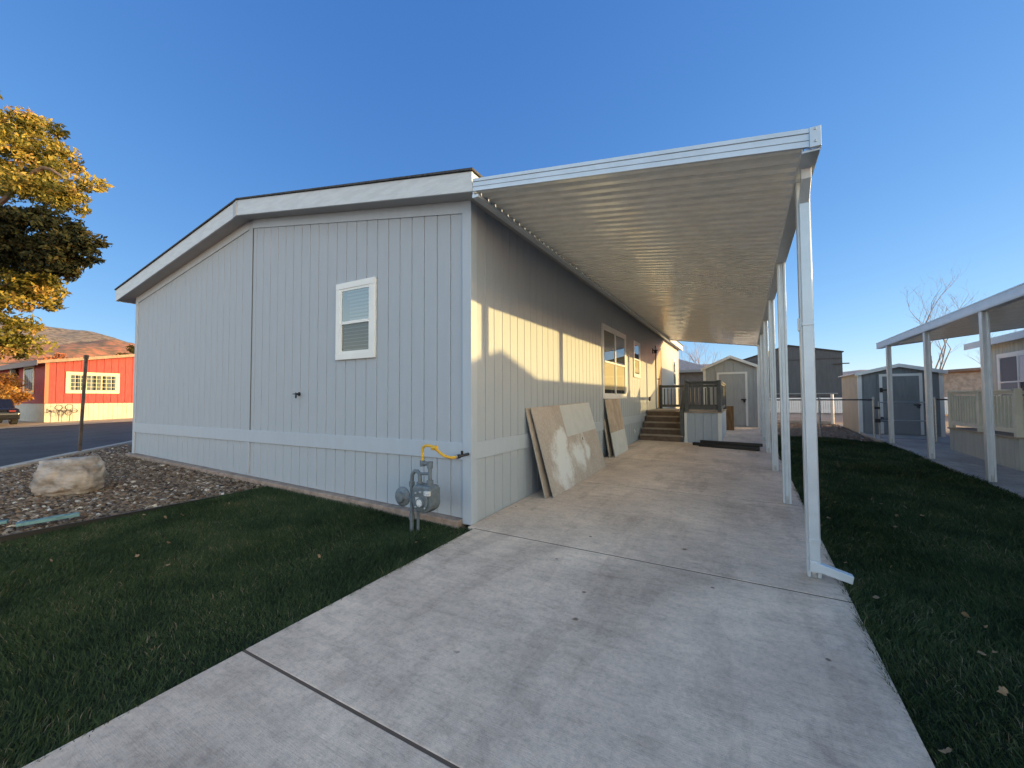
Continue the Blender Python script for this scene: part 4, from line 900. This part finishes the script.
# ------------------------------------------------------------------ BOULDER, POST, PLANKS
bm_ = bmesh.new(); bmesh.ops.create_icosphere(bm_, subdivisions=5, radius=1)
for v in bm_.verts:
    c = v.co.copy(); p = Vector((abs(c.x)**.86*math.copysign(1,c.x), abs(c.y)**.8*math.copysign(1,c.y), abs(c.z)**.82*math.copysign(1,c.z)))
    n1 = noise.fractal(c*1.3+Vector((3,1,7)), 1, 2, 3)*.16; n2 = noise.fractal(c*4.2, .8, 2.1, 5)*.075
    cr = -.05*max(0, 1-abs(c.z*2.6+c.x*.5+.3-noise.noise(c*2)*.6)*5)
    p = p*(1+n1+n2+cr); p.z = min(p.z, .80+.10*c.x+.05*noise.noise(c*3)); v.co = Vector((p.x*.355,p.y*.30,p.z*.31))
    v.co = Matrix.Rotation(.50,3,'Z') @ v.co
me = bpy.data.meshes.new('boulder'); bm_.to_mesh(me); bm_.free(); me.materials.append(rock); me.shade_smooth()
o = bpy.data.objects.new('boulder', me); COL.objects.link(o); o.location = (-5.60,-1.66,.30); tag(o,'large pale tan boulder sitting on the gravel bed','boulder')
b = MB(); b.bar((-10.0,-.45,.15),(-9.88,-.42,2.30),.05,.05); b.bar((-9.885,-.42,2.26),(-9.88,-.42,2.34),.07,.07)
solo(b,'steel_post',postm,(-10.0,-.45,.2),'leaning dark steel post standing by the kerb in front of the red house','post',bevel=.004)
b = MB(); b.bar((-3.93,-2.46,.085),(-3.83,-2.02,.10),.085,.035); b.bar((-3.90,-2.30,.10),(-3.86,-2.12,.112),.05,.02); solo(b,'painted_board',teal,(-3.88,-2.2,.05),'longer teal painted board on the gravel beside the lawn edge','board',bevel=.004)
b = MB(); b.bar((-4.32,-2.95,.08),(-4.16,-2.47,.09),.085,.03); solo(b,'painted_board',teal,(-4.2,-2.7,.05),'teal painted board end at the left edge of the photo on gravel','board',bevel=.004)

# ------------------------------------------------------------------ LEAVES ON THE LAWN
def leaf_mesh():
    pts=[(0,0),(.016,.008),(.014,.018),(.026,.022),(.018,.032),(.008,.034),(0,.055),(-.009,.034),(-.02,.03),(-.024,.02),(-.013,.016),(-.015,.006)]
    vs=[(x,y-.02,.010*math.sin(x*90)+.006*math.cos(y*80)) for x,y in pts]; me=bpy.data.meshes.new('fallen_leaf'); me.from_pydata(vs+[(0,.004,.001)],[],[(i,(i+1)%12,12) for i in range(12)])
    a=me.attributes.new('rnd','FLOAT','POINT'); a.data.foreach_set('value',[.6]*13); me.materials.append(leafm); return me
lm = leaf_mesh(); rl = random.Random(5)
def scatter_leaves(n, fx, fy, label, group, zo=.02, smin=.5, smax=.95):
    for i in range(n):
        x=fx(); y=fy(); o=bpy.data.objects.new('fallen_leaf',lm); COL.objects.link(o); o.location=(x,y,gz(x,y)+zo); o.rotation_euler=(rl.uniform(-.6,.6),rl.uniform(-.6,.6),rl.uniform(0,6.3)); s=rl.uniform(smin,smax); o.scale=(s,s,s)
        tag(o,label,'leaf',group)
scatter_leaves(24,lambda:rl.uniform(3.25,4.3),lambda:rl.uniform(-1.6,3.2),'dry curled tan leaf on the dark right lawn beside the driveway','dry leaves on the right lawn')
scatter_leaves(10,lambda:rl.uniform(3.3,5.4),lambda:rl.uniform(3.2,7),'dry tan leaf on the far grass near the neighbouring posts','dry leaves on the far right lawn',zo=.025)
scatter_leaves(14,lambda:rl.uniform(-3.4,.0),lambda:rl.uniform(-2.9,-.5),'dry tan leaf on the dark left lawn below the end wall','dry leaves on the left lawn',smin=.5,smax=.9)

# ------------------------------------------------------------------ TREES
def leaves_np(puffs, per, size, flat=.0):
    """puffs: (cx,cy,cz,rx,ry,rz). leaf quads on and inside each puff"""
    C_=[];A=[]
    for (x,y,z,rx,ry,rz_) in puffs:
        d=RNG.normal(size=(per,3)); d/=np.linalg.norm(d,axis=1)[:,None]; r=RNG.random(per)**.38
        C_.append(np.array([x,y,z])+d*r[:,None]*np.array([rx,ry,rz_]))
    C_=np.concatenate(C_); n=len(C_)
    u=RNG.normal(size=(n,3)); u/=np.linalg.norm(u,axis=1)[:,None]; w=RNG.normal(size=(n,3)); v=np.cross(u,w); v/=np.linalg.norm(v,axis=1)[:,None]
    s=size*(.5+RNG.random(n))[:,None]; 
    V=np.stack([C_-u*s, C_+v*s*.45, C_+u*s, C_-v*s*.45],1).reshape(-1,3)
    F=np.arange(4*n).reshape(-1,4)
    return V,F
def puffs_on(blobs, per_m3=1.5, r0=.35, r1=.8):
    out=[]
    for (x,y,z,rx,ry,rz_,n) in blobs:
        for i in range(n):
            d=RNG.normal(size=3); d/=np.linalg.norm(d); r=RNG.random()**.33
            q=RNG.uniform(r0,r1); out.append((x+d[0]*r*rx,y+d[1]*r*ry,z+d[2]*r*rz_,q*RNG.uniform(.8,1.4),q*RNG.uniform(.8,1.4),q*RNG.uniform(.5,.8)))
    return out
def tree(name, trunk, limbs, blobs, per, size, m, mb_, label, r0=.35, r1=.8, cat='tree', rb=.0):
    base=trunk[0]; T=thing(name,base,label,cat)
    b=MB(); n=len(trunk); b.tube(smoothp(trunk,3),list(np.linspace(rb,rb*.35,(n-1)*3+1)),9)
    for L in limbs:
        p=smoothp(L,3); b.tube(p,list(np.linspace(rb*.45,rb*.08,len(p))),6)
    b.build('trunk', mb_, T)
    pf=puffs_on(blobs,r0=r0,r1=r1); V,F=leaves_np(pf,per,size); V=V-np.array(base)
    rn=np.repeat(np.clip(np.repeat(RNG.normal(.45,.22,len(pf)),per)+RNG.normal(0,.15,len(pf)*per),0,1),4)
    o=mesh_np('crown',V,F,m,rn,parent=T); return T
# camera helper only for placing the crown in world metres : lateral l (m), depth d (m) from the lot's viewpoint
Rv=np.array([.87144,.49049]); Fv=np.array([-.49034,.87153])
def LD(l,d,z): p=CAMP+Rv*l+Fv*d; return (p[0],p[1],z)
tree('golden_tree',[LD(-23.2,17.5,.2),LD(-23,17.4,3),LD(-22.6,17.2,7),LD(-22.2,17,11.5)],
     [[LD(-22.9,17.3,4),LD(-21.5,16.8,5.5),LD(-20,16.6,6.4)],[LD(-22.7,17.3,7),LD(-21,17,8.2),LD(-18.7,16.6,9.6)],[LD(-22.4,17.2,9),LD(-20.6,16.8,10),LD(-19.2,16.6,10.9),LD(-18.0,16.5,10.3),LD(-17.3,16.5,10.4)],[LD(-22.3,17,10),LD(-22.8,17,12),LD(-22.8,17,13)]],
     [(*LD(-22.0,17.2,12.3),2.3,2.0,2.0,95),(*LD(-20.2,17,11.5),1.6,1.5,1.8,66),(*LD(-19.3,16.9,10.0),.95,1.2,.9,24),(*LD(-17.25,16.6,10.3),.22,.3,.3,4),(*LD(-22.3,17.8,8),1.7,1.2,1.6,26),(*LD(-21.3,17.2,6.0),1.9,1.7,1.4,66),(*LD(-21.9,17.2,4.2),1.5,1.5,1.1,46),(*LD(-19.7,17,6.6),1.0,.9,1.0,24)],
     105,.09,goldm,bark,'tall golden green tree at the left edge with a bare branch sticking out',r0=.28,r1=.62,rb=.28)
tree('shade_band_crown',[LD(-21.8,15.2,.2),LD(-21.7,15.2,4),LD(-21.4,15.2,7.0),LD(-21.0,15.2,9)],  # added crown, its dark leaves standing in for shade on the golden tree
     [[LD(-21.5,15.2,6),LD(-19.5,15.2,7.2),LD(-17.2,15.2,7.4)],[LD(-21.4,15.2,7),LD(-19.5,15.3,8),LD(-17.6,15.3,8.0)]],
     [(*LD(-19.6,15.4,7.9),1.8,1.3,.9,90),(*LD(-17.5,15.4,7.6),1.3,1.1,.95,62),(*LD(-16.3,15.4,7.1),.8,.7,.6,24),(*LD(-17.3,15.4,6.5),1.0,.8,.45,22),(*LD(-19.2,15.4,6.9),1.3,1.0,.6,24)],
     85,.085,shadeleafm,bark,'dark crown standing in for the shaded middle band of the golden tree',r0=.16,r1=.38,rb=.2)
tree('orange_shrub',[(-28.6,1.9,.3),(-28.6,1.9,1.2)],[],[(-28.6,1.9,1.55,.9,.5,.40,16),(-30.2,2.0,2.2,.8,.5,.5,14)],110,.06,orangem,bark,'orange leaved shrub spilling beside the parked car',r0=.2,r1=.4,cat='shrub',rb=.06)
tree('small_juniper',[LD(-38,42,.3),LD(-38,42,4)],[],[(*LD(-37.5,42,6.3),1.2,1.2,1.0,14),(*LD(-35.8,42,7.6),.8,.8,.5,8),(*LD(-38.6,42,5.2),1.3,1.2,1.0,12)],90,.16,attr_mat('juniper_leaves',[(0,(.03,.035,.012)),(1,(.13,.10,.03))],.8,.1),bark,'dark green juniper poking above the roof of the red house',r0=.4,r1=.7,rb=.2)
# russet scrub behind the red house
V,F=leaves_np(puffs_on([(*LD(-78+i*1.9,60,5.8+.8*math.sin(i*1.3)),2.2,2,1.3,10) for i in range(30)],r0=.7,r1=1.3),90,.3)
tag(mesh_np('russet_scrub',V,F,scrubm,np.repeat(np.clip(RNG.normal(.5,.25,len(F)),0,1),4)),'russet brush growing behind the roof of the red house','brush',kind='stuff')
tag(MB().box(-75,-60,20,44,0,.2).build('scrub_bank', groundm), kind='structure')

def bare_tree(name, base, h, label, m=palebark, seed=1, spread=.45, r=.09, levels=5, group=None):
    rr=random.Random(seed); b=MB()
    def grow(p,d,L,r_,lv):
        n=3; pts=[p]; q=p; dd=d
        for i in range(n):
            dd=(dd+Vector((rr.uniform(-.16,.16),rr.uniform(-.16,.16),rr.uniform(-.02,.10)))).normalized(); q=q+dd*L/n; pts.append(q)
        b.tube(pts,[r_*(1-.45*i/n) for i in range(n+1)],5 if lv<2 else 3,cap=False)
        if lv<levels:
            for k in range(rr.choice((2,3,3)) if lv else 5):
                t=rr.uniform(.35,1); s=p.lerp(q,t) if lv==0 else pts[rr.choice((1,2,3))]
                a=rr.uniform(0,6.28); side=Vector((math.cos(a),math.sin(a),rr.uniform(.1,.9))).normalized()
                grow(s,(dd*(1-spread)+side*spread*1.5).normalized(),L*rr.uniform(.5,.75),r_*.5,lv+1)
    grow(Vector(base),Vector((0,0,1)),h*.55,r,0)
    return solo(b,name,m,base,label,'tree')
bare_tree('bare_tree',(12.75,30.6,.3),6.4,'leafless pale branched tree rising behind the slate shed and neighbouring canopy',seed=21,r=.085,spread=.36,levels=6)
bare_tree('bare_tree',(.7,23.6,.3),4.6,'leafless reddish tree rising behind the pale grey shed',seed=4,m=mat('reddish_bark',(.36,.22,.17),.9),r=.06,levels=6,spread=.38)
bare_tree('bare_tree',(14.2,29.6,.3),4.6,'smaller leafless tree in front of the brown house',seed=9,r=.05)

# ------------------------------------------------------------------ HILLS
def hills(name, a0, a1, r0, r1, prof, m, rough=.12, na=160, nr=26, seed=0, fr=.02):
    """ridge in polar coordinates about the lot; prof(a) crest height in metres; a in degrees clockwise from +y"""
    vs=[]; 
    for j in range(nr+1):
        t=j/nr; rr_=r0+(r1-r0)*t; prs=math.sin(min(t/.75,1)*math.pi/2)**1.3 if t<.75 else math.cos((t-.75)/.25*math.pi/2)**.6
        for i in range(na+1):
            a=rad(a0+(a1-a0)*i/na); x=2.6+rr_*math.sin(a); y=-3.7+rr_*math.cos(a); h=prof(math.degrees(a))
            nn=noise.fractal(Vector((x*fr,y*fr,seed)),1,2,6)
            vs.append((x,y,.3+max(0,h*prs*(1+rough*nn))+ (h*rough*.5*nn*prs)-1.0*(prs<.02)))
    fs=[(j*(na+1)+i,j*(na+1)+i+1,(j+1)*(na+1)+i+1,(j+1)*(na+1)+i) for j in range(nr) for i in range(na)]
    return tag(MB().add(vs,fs).build(name,m,smooth=True,fixn=False),kind='structure')
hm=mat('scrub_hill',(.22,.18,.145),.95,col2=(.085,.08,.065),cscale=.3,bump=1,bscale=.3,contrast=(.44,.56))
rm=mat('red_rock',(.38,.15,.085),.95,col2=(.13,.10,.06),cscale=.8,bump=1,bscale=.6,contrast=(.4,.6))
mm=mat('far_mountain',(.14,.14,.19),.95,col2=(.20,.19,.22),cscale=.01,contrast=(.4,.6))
# bearings: px -> bearing = atan((px-512)/413)-29.3
def bear(px): return math.degrees(math.atan((px-512)/413))-29.3
def interp(tbl): 
    xs_=[bear(a) for a,_ in tbl]; return lambda a: float(np.interp(a,xs_,[b_ for _,b_ in tbl]))
hills('hills',bear(-500),bear(330),250,560,interp([(-500,56),(-150,58),(40,56),(80,54),(105,51),(136,45),(200,38),(330,18)]),hm,rough=.05,seed=2)
hills('red_bluff',bear(-300),bear(300),70,135,interp([(-300,11),(0,12),(60,12.2),(100,12.4),(136,12.2),(200,11),(300,5)]),rm,rough=.10,seed=5,fr=.08)
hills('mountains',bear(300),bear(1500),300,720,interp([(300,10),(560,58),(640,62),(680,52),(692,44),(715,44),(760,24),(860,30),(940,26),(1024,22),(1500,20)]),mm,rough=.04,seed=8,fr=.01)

# ------------------------------------------------------------------ LIGHT, SKY, CAMERA
BACK_FILL = (3.0,1.6,.7); SUNSIDE_FILL = (24.,9.,2.6)
SUNV = Vector((1,.74,.205)).normalized()
sun = bpy.data.lights.new('sun','SUN'); sun.energy = 3.0; sun.angle = rad(.53); sun.color = (1.0,.70,.27)
so = bpy.data.objects.new('sun', sun); COL.objects.link(so); so.rotation_euler = (-SUNV).to_track_quat('-Z','Y').to_euler()
w = bpy.data.worlds.new('World'); scn.world = w; w.use_nodes = True; NT = w.node_tree
sky = NT.nodes.new('ShaderNodeTexSky'); sky.sky_type = 'NISHITA'; sky.sun_disc = False
sky.sun_elevation = math.asin(SUNV.z); sky.sun_rotation = math.atan2(SUNV.x, SUNV.y); sky.altitude = 1700; sky.air_density = 1.0; sky.dust_density = .3; sky.ozone_density = 2.0
bg = NT.nodes['Background']; bg.inputs['Strength'].default_value = .15
sp_ = NT.nodes.new('ShaderNodeSeparateColor'); cb_ = NT.nodes.new('ShaderNodeCombineColor'); NT.links.new(sky.outputs[0], sp_.inputs[0])
for i, (g_, k_) in enumerate(((.93,.43),(.70,.70),(.45,1.36))):
    p_ = NT.nodes.new('ShaderNodeMath'); p_.operation = 'POWER'; p_.inputs[1].default_value = g_; NT.links.new(sp_.outputs[i], p_.inputs[0])
    m_ = NT.nodes.new('ShaderNodeMath'); m_.operation = 'MULTIPLY'; m_.inputs[1].default_value = k_; NT.links.new(p_.outputs[0], m_.inputs[0]); NT.links.new(m_.outputs[0], cb_.inputs[i])
# sky behind the view, brightened and warmed as added fill for shaded surfaces
tcw = NT.nodes.new('ShaderNodeTexCoord'); sx = NT.nodes.new('ShaderNodeSeparateXYZ'); NT.links.new(tcw.outputs['Generated'], sx.inputs[0])
mr = NT.nodes.new('ShaderNodeMapRange'); mr.interpolation_type = 'SMOOTHSTEP'; mr.inputs['From Min'].default_value = .12; mr.inputs['From Max'].default_value = -.75; mr.inputs['To Min'].default_value = 0.0; mr.inputs['To Max'].default_value = 1.0
NT.links.new(sx.outputs[1], mr.inputs['Value'])
vc = NT.nodes.new('ShaderNodeVectorMath'); vc.operation = 'SCALE'; vc.inputs[0].default_value = BACK_FILL; NT.links.new(mr.outputs[0], vc.inputs['Scale'])
va = NT.nodes.new('ShaderNodeVectorMath'); va.operation = 'ADD'; NT.links.new(vc.outputs[0], va.inputs[0])
# more warm fill added to the sun side of the sky, out of view
mg = NT.nodes.new('ShaderNodeMapRange'); mg.interpolation_type = 'SMOOTHSTEP'; mg.inputs['From Min'].default_value = .45; mg.inputs['From Max'].default_value = .95; NT.links.new(sx.outputs[0], mg.inputs['Value'])
vg = NT.nodes.new('ShaderNodeVectorMath'); vg.operation = 'SCALE'; vg.inputs[0].default_value = SUNSIDE_FILL; NT.links.new(mg.outputs[0], vg.inputs['Scale'])
v1 = NT.nodes.new('ShaderNodeVectorMath'); v1.operation = 'ADD'; v1.inputs[1].default_value = (1,1,1); NT.links.new(vg.outputs[0], v1.inputs[0]); NT.links.new(v1.outputs[0], va.inputs[1])
vm = NT.nodes.new('ShaderNodeVectorMath'); vm.operation = 'MULTIPLY'; NT.links.new(cb_.outputs[0], vm.inputs[0]); NT.links.new(va.outputs[0], vm.inputs[1])
NT.links.new(vm.outputs[0], bg.inputs['Color'])

cam = bpy.data.cameras.new('camera'); co = bpy.data.objects.new('camera', cam); COL.objects.link(co)
Rr=Vector((.87143532,.49048606,-.00488881)); Uu=Vector((.02148722,-.02821486,.99937091)); Ff=Vector((-.49003956,.87099216,.03512661))
co.matrix_world = Matrix(((Rr.x,Uu.x,-Ff.x,2.591),(Rr.y,Uu.y,-Ff.y,-3.6884),(Rr.z,Uu.z,-Ff.z,1.35),(0,0,0,1)))
cam.sensor_width = 36; cam.lens = 413/1024*36; cam.clip_end = 3000; cam.clip_start = .05
scn.camera = co
scn.view_settings.view_transform = 'Standard'; scn.view_settings.look = 'None'; scn.view_settings.exposure = 1.27; scn.view_settings.gamma = 1
scn.cycles.max_bounces = 8; scn.cycles.diffuse_bounces = 5
